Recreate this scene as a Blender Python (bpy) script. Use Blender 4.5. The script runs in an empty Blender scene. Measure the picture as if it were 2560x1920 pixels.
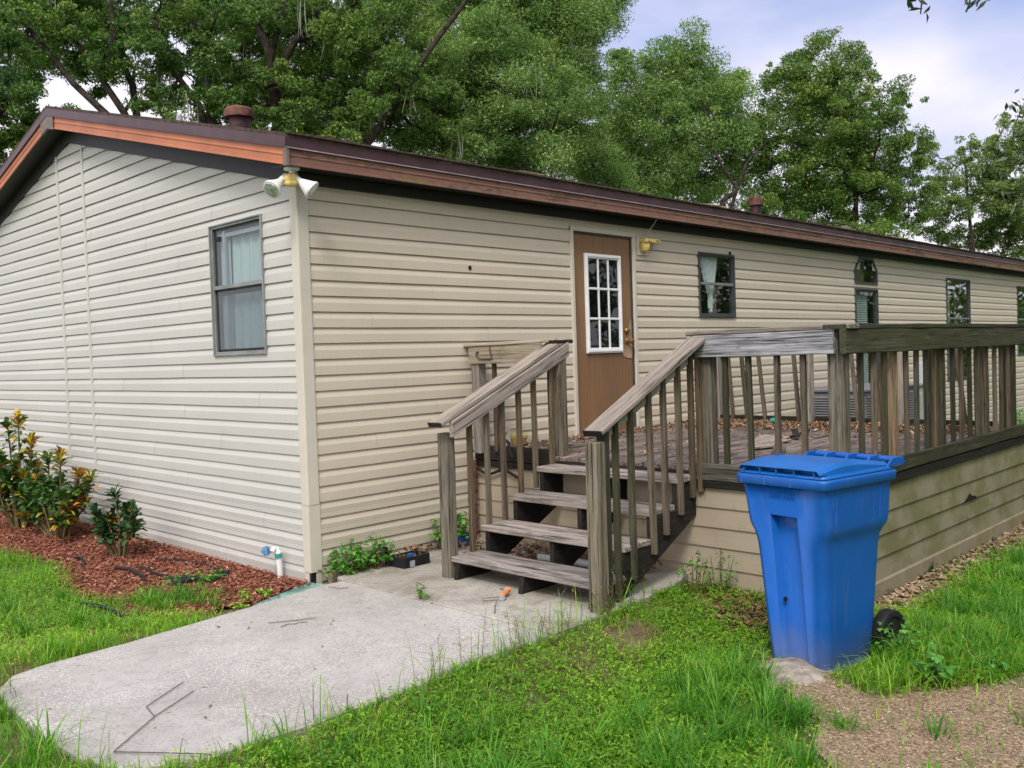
import bpy, math, random
import numpy as np
from mathutils import Vector, Matrix
random.seed(7)
rng = np.random.default_rng(11)
C = bpy.context.scene.collection
R = math.radians

# ---------------------------------------------------------------- camera, sky, sun, exposure
scn = bpy.context.scene
YAW, PITCH, ROLL = 0.774156, -0.030526, -0.032726
CAM = Vector((-3.6243, -5.6050, 1.6157))
fw = Vector((math.cos(YAW)*math.cos(PITCH), math.sin(YAW)*math.cos(PITCH), math.sin(PITCH)))
rt = Vector((math.sin(YAW), -math.cos(YAW), 0)); up = rt.cross(fw)
rx = rt*math.cos(ROLL) + up*math.sin(ROLL); uy = -rt*math.sin(ROLL) + up*math.cos(ROLL)
cam = bpy.data.objects.new('camera', bpy.data.cameras.new('camera')); C.objects.link(cam)
m4 = Matrix((rx, uy, -fw)).transposed().to_4x4(); m4.translation = CAM
cam.matrix_world = m4
cam.data.sensor_width = 36; cam.data.lens = 36*2289/2560
cam.data.clip_start = .05; cam.data.clip_end = 1500
scn.camera = cam
scn.view_settings.view_transform = 'Standard'; scn.view_settings.look = 'None'
scn.view_settings.gamma = 1; scn.view_settings.exposure = 0.70
SUN_EL, SUN_AZ = R(50), R(213)          # azimuth measured from +X towards +Y
sd = Vector((math.cos(SUN_EL)*math.cos(SUN_AZ), math.cos(SUN_EL)*math.sin(SUN_AZ), math.sin(SUN_EL)))
sl = bpy.data.lights.new('sun', 'SUN'); sl.energy = 1.5; sl.angle = R(17); sl.color = (1, .955, .89)
sun = bpy.data.objects.new('sun', sl); C.objects.link(sun)
sun.rotation_euler = sd.to_track_quat('Z', 'Y').to_euler(); sun.location = (-8, -6, 12)

w = bpy.data.worlds.new('World'); scn.world = w; w.use_nodes = True
nt = w.node_tree; N = nt.nodes; Lk = nt.links; N.clear()
def wn(t, **k):
    n = N.new(t)
    for a, b in k.items(): setattr(n, a, b)
    return n
out = wn('ShaderNodeOutputWorld'); bg = wn('ShaderNodeBackground'); bg.inputs[1].default_value = .1
sky = wn('ShaderNodeTexSky', sky_type='NISHITA'); sky.sun_disc = False
sky.sun_elevation = SUN_EL; sky.sun_rotation = R(90) - SUN_AZ
tc = wn('ShaderNodeTexCoord'); mp = wn('ShaderNodeMapping'); mp.inputs['Scale'].default_value = (1, 1, 2.6)
mp.inputs['Location'].default_value = (2.3, 1.1, .15)
Lk.new(tc.outputs['Generated'], mp.inputs[0])
ns = wn('ShaderNodeTexNoise'); ns.inputs['Scale'].default_value = 2.2; ns.inputs['Detail'].default_value = 5; ns.inputs['Roughness'].default_value = .5; ns.inputs['Distortion'].default_value = .3
Lk.new(mp.outputs[0], ns.inputs['Vector'])
sep = wn('ShaderNodeSeparateXYZ'); Lk.new(tc.outputs['Generated'], sep.inputs[0])
def mth(op, a, b=None, clamp=False):
    n = wn('ShaderNodeMath', operation=op); n.use_clamp = clamp
    for i, v in enumerate((a, b)):
        if v is None: continue
        if isinstance(v, (int, float)): n.inputs[i].default_value = v
        else: Lk.new(v, n.inputs[i])
    return n.outputs[0]
# cloud amount: noise, thicker towards the horizon
cl = mth('ADD', mth('MULTIPLY', mth('SUBTRACT', ns.outputs['Fac'], .50), 3.4), mth('ADD', mth('MULTIPLY', mth('SUBTRACT', .32, sep.outputs['Z'], True), 6.5), mth('MULTIPLY', mth('SUBTRACT', sep.outputs['Y'], .62, True), 3.6)), True)
cr = wn('ShaderNodeMix', data_type='RGBA'); Lk.new(cl, cr.inputs[0])
cr.inputs[6].default_value = (2.55, 3.15, 5.4, 1); cr.inputs[7].default_value = (7.0, 6.6, 7.2, 1)
# the overcast is brightest overhead and on the sun's side
dt = wn('ShaderNodeVectorMath', operation='DOT_PRODUCT'); Lk.new(tc.outputs['Generated'], dt.inputs[0]); dt.inputs[1].default_value = sd
br = mth('MULTIPLY', mth('SUBTRACT', dt.outputs['Value'], .30, True), 1.0/.5, True)
sc = wn('ShaderNodeMix', data_type='RGBA'); Lk.new(br, sc.inputs[0]); Lk.new(cr.outputs[2], sc.inputs[6]); sc.inputs[7].default_value = (12.0, 11.6, 11.3, 1)
mx = wn('ShaderNodeMix', data_type='RGBA'); mx.inputs[0].default_value = .88
Lk.new(sky.outputs[0], mx.inputs[6]); Lk.new(sc.outputs[2], mx.inputs[7])
Lk.new(mx.outputs[2], bg.inputs[0]); Lk.new(bg.outputs[0], out.inputs[0])

# ---------------------------------------------------------------- materials
def lin(r, g, b):
    f = lambda c: (c/255/12.92 if c/255 <= .04045 else ((c/255+.055)/1.055)**2.4)
    return (f(r), f(g), f(b), 1)
class Mat:
    def __init__(s, name):
        s.m = bpy.data.materials.new(name); s.m.use_nodes = True; s.t = s.m.node_tree
        s.b = s.t.nodes['Principled BSDF']; s.o = s.t.nodes['Material Output']
    def n(s, t, ins=None, **k):
        n = s.t.nodes.new(t)
        for a, b in k.items(): setattr(n, a, b)
        for a, b in (ins or {}).items(): s.put(n.inputs[a], b)
        return n
    def put(s, sock, v):
        if hasattr(v, 'is_linked') or hasattr(v, 'links'): s.t.links.new(v, sock)
        else: sock.default_value = v
    def mix(s, f, a, b, mode='MIX'):
        n = s.n('ShaderNodeMix', data_type='RGBA', blend_type=mode)
        s.put(n.inputs[0], f); s.put(n.inputs[6], a); s.put(n.inputs[7], b); return n.outputs[2]
    def math(s, op, a, b=0., clamp=False):
        n = s.n('ShaderNodeMath', operation=op); n.use_clamp = clamp
        s.put(n.inputs[0], a); s.put(n.inputs[1], b); return n.outputs[0]
    def ramp(s, v, lo, hi):
        n = s.n('ShaderNodeMapRange'); n.clamp = True
        s.put(n.inputs[0], v); n.inputs[1].default_value = lo; n.inputs[2].default_value = hi; return n.outputs[0]
    def coord(s, which='Object', scale=(1, 1, 1)):
        if which == 'gc': src = s.n('ShaderNodeAttribute', attribute_name='gc').outputs['Vector']
        else: src = s.n('ShaderNodeTexCoord').outputs[which]
        mp = s.n('ShaderNodeMapping'); s.put(mp.inputs[0], src); mp.inputs['Scale'].default_value = scale
        return mp.outputs[0]
    def noise(s, vec, scale=1., detail=4., rough=.55, dist=0.):
        n = s.n('ShaderNodeTexNoise'); s.put(n.inputs['Vector'], vec)
        n.inputs['Scale'].default_value = scale; n.inputs['Detail'].default_value = detail
        n.inputs['Roughness'].default_value = rough; n.inputs['Distortion'].default_value = dist
        return n.outputs['Fac']
    def bump(s, h, st=.3, d=.01):
        n = s.n('ShaderNodeBump'); n.inputs['Strength'].default_value = st; n.inputs['Distance'].default_value = d
        s.put(n.inputs['Height'], h); s.put(s.b.inputs['Normal'], n.outputs[0])
    def attr(s, name): return s.n('ShaderNodeAttribute', attribute_name=name).outputs['Fac']
    def base(s, c, rough=.6, spec=.3, metal=0.):
        s.put(s.b.inputs['Base Color'], c); s.put(s.b.inputs['Roughness'], rough)
        s.b.inputs['Specular IOR Level'].default_value = spec; s.b.inputs['Metallic'].default_value = metal
        return s
def plain(name, c, rough=.6, spec=.3, metal=0., var=.15, sc=6., bump=0.):
    m = Mat(name); v = m.coord('Object'); n = m.noise(v, sc, 5)
    d = tuple(x*(1-var*1.6) for x in c[:3])+(1,)
    l = tuple(min(1, x*(1+var)) for x in c[:3])+(1,)
    m.base(m.mix(m.ramp(n, .3, .7), d, l), rough, spec, metal)
    if bump: m.bump(m.noise(v, sc*6, 4), bump, .004)
    return m.m
def wood(name, light, dark, crack=.5, algae=0., algc=(.045, .06, .015, 1), stain=0., bump=.6):
    m = Mat(name)
    g = m.noise(m.coord('gc', (2.2, 75, 75)), 1, 5, .6, .25)
    big = m.noise(m.coord('gc', (1.6, 14, 14)), 1, 4, .6, .6)
    warp = m.noise(m.coord('gc', (5, 26, 26)), 1, 3, .6, 1.6)
    fine = m.noise(m.coord('gc', (4, 190, 190)), 1, 3, .7)
    gr = m.attr('gr')
    c = m.mix(m.ramp(g, .36, .66), dark, light)
    mid = tuple(.55*a+.45*b for a, b in zip(light[:3], dark[:3]))+(1,)
    c = m.mix(m.math('MULTIPLY', m.ramp(big, .4, .7), .6), c, mid)
    c = m.mix(m.math('MULTIPLY', m.ramp(warp, .56, .66), .55), c, dark)
    ck = m.math('MULTIPLY', m.ramp(m.math('MINIMUM', m.math('ADD', fine, .04), g), .43, .34), crack)
    c = m.mix(ck, c, (.018, .015, .013, 1))
    if stain:
        st = m.noise(m.coord('gc', (2.2, 9, 9)), 1.3, 5, .6, .3)
        c = m.mix(m.math('MULTIPLY', m.ramp(st, .5, .68), stain), c, (.02, .018, .016, 1))
    if algae:
        a = m.noise(m.coord('gc', (2.5, 10, 10)), 1.2, 6, .65, .4)
        c = m.mix(m.math('MULTIPLY', m.ramp(a, .58-.25*algae, .72-.25*algae), min(1, .35+.6*algae)), c, algc)
    vk = m.n('ShaderNodeTexVoronoi'); m.put(vk.inputs['Vector'], m.coord('gc', (2.6, 11, 11))); vk.inputs['Scale'].default_value = 1
    kn = m.math('MULTIPLY', m.ramp(vk.outputs['Distance'], .24, .12), m.math('GREATER_THAN', m.n('ShaderNodeSeparateColor', {0: vk.outputs['Color']}).outputs[0], .62))
    c = m.mix(m.math('MULTIPLY', kn, .6), c, tuple(x*.55 for x in dark[:3])+(1,))
    hv = m.n('ShaderNodeHueSaturation'); m.put(hv.inputs['Color'], c)
    m.put(hv.inputs['Value'], m.math('ADD', .72, m.math('MULTIPLY', gr, .56)))
    m.put(hv.inputs['Saturation'], m.math('ADD', .72, m.math('MULTIPLY', m.math('FRACT', m.math('MULTIPLY', gr, 7.3)), .34)))
    m.base(hv.outputs[0], .85, .2)
    m.bump(m.math('SUBTRACT', g, ck), bump, .004)
    return m.m
M = {}
M['w_grey'] = wood('weathered grey wood', (.36, .31, .265, 1), (.12, .10, .085, 1), .9, .08)
M['w_rail'] = wood('silver weathered rail wood', (.385, .33, .29, 1), (.215, .18, .155, 1), .7)
M['w_beam'] = wood('pale blue grey peeling rail wood', (.40, .395, .415, 1), (.10, .10, .115, 1), 1.0, stain=.25)
M['w_brown'] = wood('brown weathered baluster wood', (.18, .13, .085, 1), (.055, .04, .027, 1), .75, .3, (.10, .105, .05, 1))
M['w_orange'] = wood('orange brown post wood', (.30, .18, .075, 1), (.13, .07, .025, 1), .6, .25)
M['w_green'] = wood('mossy green wood', (.10, .09, .058, 1), (.028, .026, .017, 1), .6, .6, (.046, .047, .019, 1), .45)
M['w_dark'] = wood('blackened damp wood', (.034, .028, .024, 1), (.009, .008, .007, 1), .8, 0, stain=.6)
M['w_tread'] = wood('stair tread wood', (.41, .355, .32, 1), (.19, .16, .145, 1), .9, .05, stain=.65)
M['w_floor'] = wood('deck floor wood', (.34, .265, .23, 1), (.045, .034, .03, 1), 1.0, .12, (.09, .08, .04, 1), .5)
M['w_post'] = wood('grey tan post wood', (.30, .26, .20, 1), (.105, .085, .062, 1), .9, .22, (.15, .14, .06, 1), .28)
M['w_edge'] = wood('dark grey edge board wood', (.15, .14, .115, 1), (.04, .038, .032, 1), .9, .2, (.06, .065, .03, 1), .5)
M['w_pale'] = wood('pale tan rail wood', (.46, .38, .27, 1), (.24, .185, .12, 1), .6, .05)

def siding(name, c, vents=False):
    m = Mat(name); v = m.coord('Object')
    n = m.noise(m.coord('Object', (.6, .6, 1.6)), 1.5, 5); n2 = m.noise(m.coord('Object', (60, 60, 6)), 1, 3)
    col = m.mix(m.ramp(n, .3, .75), tuple(x*.91 for x in c[:3])+(1,), c)
    col = m.mix(m.math('MULTIPLY', m.ramp(n2, .45, .8), .10), col, (.3, .27, .22, 1))
    # rain streaks and dust low down
    sx = m.n('ShaderNodeSeparateXYZ'); m.put(sx.inputs[0], v)
    if vents:
        u = m.math('ADD', sx.outputs[0], sx.outputs[1])
        zf = m.math('FRACT', m.math('DIVIDE', m.math('SUBTRACT', sx.outputs[2], .153), .1143))
        row = m.math('FRACT', m.math('MULTIPLY', m.math('SUBTRACT', zf, .30), 9.0))
        inb = m.math('MULTIPLY', m.math('GREATER_THAN', zf, .30), m.math('LESS_THAN', zf, .632))
        sh = m.math('MULTIPLY', m.math('FLOOR', m.math('MULTIPLY', zf, 9.0)), .37)
        dx = m.math('FRACT', m.math('ADD', m.math('MULTIPLY', u, 48.0), sh))
        k = m.math('MULTIPLY', m.math('MULTIPLY', m.math('LESS_THAN', row, .34), m.math('LESS_THAN', dx, .55)), inb)
        fade = m.ramp(m.noise(m.coord('Object', (.8, .8, .8)), 1, 2), .25, .45)
        col = m.mix(m.math('MULTIPLY', m.math('MULTIPLY', k, fade), .62), col, (.06, .05, .04, 1))
    dirt = m.ramp(m.math('ADD', sx.outputs[2], m.math('MULTIPLY', m.noise(m.coord('Object', (5, 5, 3)), 1, 4), .25)), .30, .08)
    col = m.mix(m.math('MULTIPLY', dirt, .35), col, (.22, .17, .11, 1))
    m.base(col, .42, .35); m.bump(m.noise(m.coord('Object', (9, 9, 120)), 1, 3), .06, .002)
    return m.m
M['vinyl'] = siding('cream vinyl siding', (.605, .53, .43, 1))
M['vinyl_g'] = siding('greyer cream vinyl siding', (.545, .528, .50, 1))  # greyer tone of the cream vinyl, used on the gable
M['skirt'] = siding('vented vinyl skirting', (.585, .515, .42, 1), True)
M['skirt_g'] = siding('vented greyer vinyl skirting', (.545, .53, .505, 1), True)
M['trim'] = plain('cream trim', (.58, .535, .46, 1), .45, .35, var=.04, sc=3)
M['fascia_o'] = plain('salmon painted fascia', (0.450, 0.157, 0.082, 1), .5, .3, var=.16, sc=2.5)
def stained(name, c, c2):
    m = Mat(name)
    s = m.noise(m.coord('Object', (1.1, 1, 9)), 1.6, 7, .68, .3); f = m.noise(m.coord('Object', (14, 1, 22)), 1, 4, .6)
    col = m.mix(m.ramp(s, .42, .62), c, c2)
    x = m.math('MULTIPLY', m.ramp(m.math('ADD', s, m.math('MULTIPLY', f, .35)), .66, .80), .8)
    col = m.mix(x, col, (.055, .035, .025, 1))
    y = m.noise(m.coord('Object', (.55, 1, 3)), 1, 2)
    col = m.mix(m.math('MULTIPLY', m.ramp(y, .66, .7), .5), col, (.22, .16, .05, 1))
    m.base(col, .5, .3); return m.m
M['fascia_b'] = stained('faded brown fascia', (.205, .105, .082, 1), (.275, .15, .105, 1))
M['lip'] = plain('painted sky highlight lip', (.38, .31, .34, 1), .5, .4)  # pale tone carries the sky's highlight in its colour
M['drip'] = plain('dark maroon drip edge', (.072, .034, .042, 1), .4, .4, var=.2)
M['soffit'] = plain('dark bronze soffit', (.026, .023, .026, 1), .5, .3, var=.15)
M['shingle'] = plain('brown shingles', (.085, .06, .05, 1), .9, .2, var=.35, sc=30, bump=.5)
M['rust'] = plain('rusty red vent', (.135, .058, .044, 1), .7, .25, var=.5, sc=11, bump=.2)
M['rustd'] = plain('dark maroon vent neck', (.06, .024, .03, 1), .6, .3, var=.5, sc=14)
M['greycap'] = plain('grey brown cap', (.19, .155, .135, 1), .6, .3)
M['pvc'] = plain('grey pvc', (.33, .36, .40, 1), .5, .3, var=.1)
M['white'] = plain('white paint', (.78, .79, .80, 1), .4, .4, var=.04)
M['alu'] = plain('dull aluminium', (.30, .305, .31, 1), .45, .5, .5, var=.15)
M['dark'] = plain('black rubber', (.014, .014, .016, 1), .6, .3, var=.3)
M['framedk'] = plain('dark bronze window frame', (.055, .06, .065, 1), .45, .4, var=.2)
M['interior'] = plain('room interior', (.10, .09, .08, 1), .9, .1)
M['brass'] = plain('worn brass', (.42, .26, .08, 1), .35, .5, .85, var=.3, sc=30)
M['yellow'] = plain('yellowed plastic', (.66, .50, .16, 1), .5, .35, var=.14, sc=18)
M['blue'] = None
def door_mat():
    m = Mat('brown door laminate'); v = m.coord('Object')
    g = m.noise(m.coord('Object', (45, 45, 1.2)), 1, 4, .6, .3); b = m.noise(m.coord('Object', (2, 2, .9)), 1.2, 4)
    c = m.mix(m.ramp(g, .35, .7), (.20, .108, .052, 1), (.28, .155, .078, 1))
    c = m.mix(m.math('MULTIPLY', m.ramp(b, .42, .72), .6), c, (.165, .105, .075, 1))
    s = m.noise(m.coord('Object', (16, 16, 9)), 1, 5, .7)
    c = m.mix(m.math('MULTIPLY', m.ramp(s, .68, .74), .5), c, (.09, .045, .02, 1))
    m.base(c, .42, .4); return m.m
M['door'] = door_mat()
M['peel'] = plain('peeling veneer', (.36, .25, .16, 1), .6, .2, var=.2, sc=8)
def glass(name, tint=(.8, .86, .85, 1), refl=.10):
    m = Mat(name); t = m.n('ShaderNodeBsdfTransparent'); t.inputs[0].default_value = tint
    g = m.n('ShaderNodeBsdfGlossy'); g.inputs['Roughness'].default_value = .015; g.inputs[0].default_value = (.95, .97, 1, 1)
    fr = m.n('ShaderNodeLayerWeight'); fr.inputs[0].default_value = .5
    d = m.n('ShaderNodeBsdfDiffuse'); d.inputs[0].default_value = (.4, .42, .40, 1)
    a = m.n('ShaderNodeMixShader'); m.put(a.inputs[0], m.math('ADD', refl, m.math('MULTIPLY', m.math('POWER', fr.outputs['Facing'], 3.), .5)))
    m.put(a.inputs[1], t.outputs[0]); m.put(a.inputs[2], g.outputs[0])
    a2 = m.n('ShaderNodeMixShader'); m.put(a2.inputs[0], m.math('MULTIPLY', m.ramp(m.noise(m.coord('Object', (30, 30, 12)), 1, 4), .5, .8), .06))
    m.put(a2.inputs[1], a.outputs[0]); m.put(a2.inputs[2], d.outputs[0])
    m.t.links.new(a2.outputs[0], m.o.inputs[0]); return m.m
M['glass'] = glass('window glass', (.8, .86, .85, 1), .05); M['glassd'] = glass('dark window glass', (.35, .38, .40, 1), .05)
M['glassm'] = glass('mirror like window glass', (.6, .63, .63, 1), .26)
def cloth(name, c):
    m = Mat(name); n = m.noise(m.coord('Object', (60, 60, 1.5)), 1, 3)
    m.base(m.mix(m.ramp(n, .3, .7), tuple(x*.8 for x in c[:3])+(1,), c), .9, .1); return m.m
M['sheer'] = cloth('blue grey sheer curtain', (.44, .53, .55, 1)); M['lace'] = cloth('white lace curtain', (.8, .84, .86, 1))
M['blind'] = cloth('grey green blind', (.5, .6, .56, 1)); M['tan'] = cloth('tan curtain', (.34, .27, .17, 1))
def concrete(name, a, b, speck):
    m = Mat(name); v = m.coord('Object')
    big = m.noise(v, 2.2, 5, .6); mid = m.noise(v, 12, 5, .65); fine = m.noise(v, 90, 3)
    c = m.mix(m.ramp(big, .3, .7), a, b)
    c = m.mix(m.math('MULTIPLY', m.ramp(mid, .46, .70), .34), c, tuple(x*.62 for x in a[:3])+(1,))
    vo = m.n('ShaderNodeTexVoronoi'); m.put(vo.inputs['Vector'], v); vo.inputs['Scale'].default_value = 92
    sp = m.math('MULTIPLY', m.ramp(vo.outputs['Distance'], .42, .26), m.math('GREATER_THAN', m.n('ShaderNodeSeparateColor', {0: vo.outputs['Color']}).outputs[0], 1-speck))
    area = m.ramp(m.noise(v, 1.8, 3), .36, .55)
    c = m.mix(m.math('MULTIPLY', m.math('MULTIPLY', sp, area), .68), c, (.80, .77, .72, 1))
    st = m.noise(v, .9, 6, .6, .4)
    c = m.mix(m.math('MULTIPLY', m.ramp(st, .46, .66), .42), c, (.20, .178, .155, 1))
    if speck < .5: c = m.mix(m.math('MULTIPLY', m.ramp(m.noise(v, 3.2, 6, .65, .5), .50, .62), .5), c, (.17, .135, .085, 1))
    dk = m.math('MULTIPLY', m.ramp(m.math('ADD', m.math('MULTIPLY', fine, .5), m.math('MULTIPLY', m.noise(v, 48, 2), .5)), .53, .62), .42)
    c = m.mix(dk, c, (.17, .15, .14, 1))
    m.base(c, .85, .2); m.bump(m.math('SUBTRACT', m.math('ADD', sp, mid), dk), .35, .006); return m.m
M['path'] = concrete('shell aggregate concrete', (.36, .333, .318, 1), (.46, .43, .41, 1), .62)
M['pad'] = concrete('worn concrete pad', (.33, .305, .27, 1), (.42, .395, .355, 1), .3)
M['footing'] = concrete('mossy concrete footing', (.22, .19, .12, 1), (.12, .105, .06, 1), .1)
def foot():
    m = Mat('concrete footing with black algae'); v = m.coord('Object'); sx = m.n('ShaderNodeSeparateXYZ'); m.put(sx.inputs[0], v)
    c = m.mix(m.ramp(m.noise(v, 4, 5), .35, .65), (.20, .165, .10, 1), (.27, .24, .17, 1))
    k = m.math('ADD', m.noise(m.coord('Object', (3.2, 3.2, 7)), 1, 6, .68), m.math('MULTIPLY', sx.outputs[2], -1.6))
    c = m.mix(m.ramp(k, .47, .56), c, (.022, .022, .014, 1)); m.base(c, .9, .15); m.bump(m.noise(v, 40, 4), .4, .006); return m.m
M['foot'] = foot()
def skirtboard(name, a, alg):
    m = Mat(name)
    g = m.noise(m.coord('gc', (1.6, 40, 40)), 1, 5, .6, .4); big = m.noise(m.coord('Object', (1.2, 1.2, 2.2)), 1, 5)
    c = m.mix(m.math('MULTIPLY', m.ramp(g, .5, .75), .35), a, tuple(x*.62 for x in a[:3])+(1,))
    gn = m.noise(m.coord('Object', (2.4, 2.4, 3.2)), 1.3, 6, .62)
    c = m.mix(m.math('MULTIPLY', m.ramp(gn, .60-.3*alg, .78-.3*alg), .2+.7*alg), c, (.115, .115, .035, 1))
    s = m.noise(m.coord('Object', (9, 9, 4)), 1, 6, .7)
    c = m.mix(m.math('MULTIPLY', m.ramp(s, .60, .74), .45), c, (.05, .045, .025, 1))
    m.base(c, .7, .2); m.bump(g, .2, .003); return m.m
M['board_l'] = skirtboard('tan lap board', (.37, .305, .23, 1), .12)
M['board_f'] = skirtboard('algae stained shade toned lap board', (.235, .21, .145, 1), .62)  # algae over a base colour darkened for the front's shading
def plastic():
    m = Mat('blue bin plastic'); v = m.coord('Object')
    n = m.noise(v, 5, 4); s = m.noise(m.coord('Object', (30, 30, 70)), 1, 3)
    c = m.mix(m.ramp(n, .3, .7), (.0015, .078, .34, 1), (.002, .095, .41, 1))
    sx = m.n('ShaderNodeSeparateXYZ'); m.put(sx.inputs[0], v)
    dz = m.ramp(m.math('ADD', sx.outputs[2], m.math('MULTIPLY', m.noise(v, 9, 5), .18)), .30, .08)
    c = m.mix(m.math('MULTIPLY', dz, .55), c, (.12, .115, .105, 1))
    sc = m.noise(m.coord('Object', (9, 9, 3)), 2.5, 6, .75)
    c = m.mix(m.math('MULTIPLY', m.ramp(sc, .645, .70), .45), c, (.10, .22, .50, 1))
    vo = m.n('ShaderNodeTexVoronoi'); m.put(vo.inputs['Vector'], m.coord('Object', (16, 16, 30)))
    tick = m.math('MULTIPLY', m.math('LESS_THAN', vo.outputs['Distance'], .13), m.math('GREATER_THAN', m.n('ShaderNodeSeparateColor', {0: vo.outputs['Color']}).outputs[0], .90))
    c = m.mix(m.math('MULTIPLY', tick, .5), c, (.22, .36, .62, 1))
    sk = m.noise(m.coord('Object', (26, 26, 1.6)), 1, 4, .6)
    c = m.mix(m.math('MULTIPLY', m.ramp(sk, .56, .72), .22), c, (.10, .16, .30, 1))
    m.base(c, m.math('ADD', .34, m.math('MULTIPLY', n, .2)), .5); m.bump(s, .05, .002); return m.m
M['blue'] = plastic()
M['bluelid'] = plain('lighter blue lid plastic', (.006, .118, .43, 1), .36, .5, var=.12, sc=4)  # slightly lighter blue than the bin body
M['teal'] = plain('faded teal plastic', (.17, .36, .31, 1), .6, .3, var=.15, sc=7)
M['tealb'] = plain('teal ball', (.02, .30, .25, 1), .5, .3)
M['valve'] = plain('blue valve handle', (.10, .22, .42, 1), .5, .4, var=.4, sc=40)
M['rbrick'] = plain('orange clay', (.55, .23, .10, 1), .7, .2, var=.3, sc=30)
M['slate'] = plain('grey blue scrap', (.20, .23, .27, 1), .6, .3, var=.2)
M['acgrey'] = plain('grey purple metal', (.19, .185, .21, 1), .55, .3, var=.1)
M['acgreen'] = plain('pale green metal cabinet', (.36, .42, .38, 1), .55, .3, var=.06)
M['panel'] = plain('pale blue grey metal', (.46, .52, .57, 1), .5, .4, var=.06)
M['wire'] = plain('rusty dark wire', (.10, .08, .072, 1), .6, .4, .2, var=.3)
M['twig'] = plain('dry twig', (.17, .13, .10, 1), .9, .1, var=.3, sc=40)
M['stem'] = plain('plant stem', (.16, .12, .06, 1), .9, .1, var=.3, sc=30)
M['bark'] = plain('oak bark', (.05, .04, .034, 1), .95, .1, var=.5, sc=7, bump=.6)
M['moss'] = plain('spanish moss', (.30, .31, .25, 1), .95, .05, var=.2)
M['clayrust'] = plain('rusted pipe', (.14, .06, .045, 1), .8, .2, var=.5, sc=25)
def leaf(name, cols, trans=.38, gloss=.35, vein=0.):
    """cols: colours over the per-leaf random value lc"""
    m = Mat(name); a = m.attr('lc')
    cr = m.n('ShaderNodeValToRGB'); m.put(cr.inputs[0], a)
    e = cr.color_ramp.elements
    for i, (p, c) in enumerate(cols):
        el = e[i] if i < 2 else e.new(p)
        el.position = p; el.color = c
    m.base(cr.outputs[0], .45, gloss)
    tr = m.n('ShaderNodeBsdfTranslucent')
    m.put(tr.inputs[0], m.mix(1., cr.outputs[0], (1.25, 1.35, .6, 1), 'MULTIPLY'))
    ms = m.n('ShaderNodeMixShader'); ms.inputs[0].default_value = trans
    m.put(ms.inputs[1], m.b.outputs[0]); m.put(ms.inputs[2], tr.outputs[0])
    m.t.links.new(ms.outputs[0], m.o.inputs[0]); return m.m
M['lf_oak'] = leaf('dark oak leaves', [(0, (0.033, 0.081, 0.022, 1)), (.5, (0.084, 0.176, 0.039, 1)), (.85, (0.196, 0.315, 0.061, 1)), (1, (0.378, 0.401, 0.122, 1))])
M['lf_light'] = leaf('light grey green oak leaves', [(0, (0.074, 0.151, 0.045, 1)), (.5, (0.173, 0.295, 0.084, 1)), (.86, (0.314, 0.458, 0.130, 1)), (1, (0.535, 0.550, 0.289, 1))])
M['lf_mid'] = leaf('mid green oak leaves', [(0, (0.042, 0.093, 0.027, 1)), (.5, (0.112, 0.210, 0.048, 1)), (.87, (0.252, 0.368, 0.073, 1)), (1, (0.434, 0.457, 0.146, 1))])
M['lf_yel'] = leaf('yellow green leaves', [(0, (0.069, 0.123, 0.046, 1)), (.5, (0.178, 0.273, 0.082, 1)), (1, (0.399, 0.450, 0.162, 1))])
M['lf_near'] = leaf('greyish dark near leaves', [(0, (.035, .055, .03, 1)), (1, (.085, .115, .055, 1))], .2)  # greyish dark greens for the near branch tips
M['croton'] = leaf('croton leaves', [(0, (0.022, 0.069, 0.015, 1)), (.5, (0.044, 0.131, 0.020, 1)), (.68, (0.150, 0.213, 0.025, 1)), (.80, (0.688, 0.450, 0.037, 1)), (.9, (0.688, 0.250, 0.037, 1)), (1, (0.138, 0.037, 0.027, 1))], .2, .5)
M['crotong'] = leaf('dark croton leaves', [(0, (.014, .045, .012, 1)), (.7, (.032, .10, .018, 1)), (.86, (.06, .05, .02, 1)), (.95, (.10, .09, .02, 1)), (1, (.55, .30, .03, 1))], .15, .5)
M['weed'] = leaf('bright weed leaves', [(0, (0.042, 0.168, 0.022, 1)), (.6, (0.084, 0.288, 0.034, 1)), (1, (0.192, 0.408, 0.060, 1))], .3)
M['grass'] = leaf('lawn grass', [(0, (0.072, 0.205, 0.015, 1)), (.45, (0.158, 0.365, 0.023, 1)), (.8, (0.308, 0.525, 0.041, 1)), (.94, (0.430, 0.538, 0.064, 1)), (1, (0.602, 0.448, 0.166, 1))], .35, .3)
M['grassd'] = leaf('long lawn grass', [(0, (.04, .15, .012, 1)), (.45, (.085, .27, .02, 1)), (.85, (.19, .42, .04, 1)), (1, (.34, .42, .09, 1))], .4, .35)
M['cover'] = leaf('yellow green ground weeds', [(0, (0.102, 0.244, 0.018, 1)), (.55, (0.224, 0.411, 0.026, 1)), (.9, (0.378, 0.532, 0.059, 1)), (1, (0.458, 0.344, 0.106, 1))], .35, .3)
def flakes(name, cols):
    m = Mat(name); a = m.attr('lc'); cr = m.n('ShaderNodeValToRGB'); m.put(cr.inputs[0], a); e = cr.color_ramp.elements
    for i, (p, c) in enumerate(cols):
        el = e[i] if i < 2 else e.new(p)
        el.position = p; el.color = c
    m.base(cr.outputs[0], .9, .15); return m.m
M['mulch'] = flakes('red bark mulch', [(0, (0.098, 0.031, 0.020, 1)), (.5, (0.259, 0.094, 0.060, 1)), (.85, (0.425, 0.186, 0.126, 1)), (1, (0.529, 0.384, 0.288, 1))])
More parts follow.
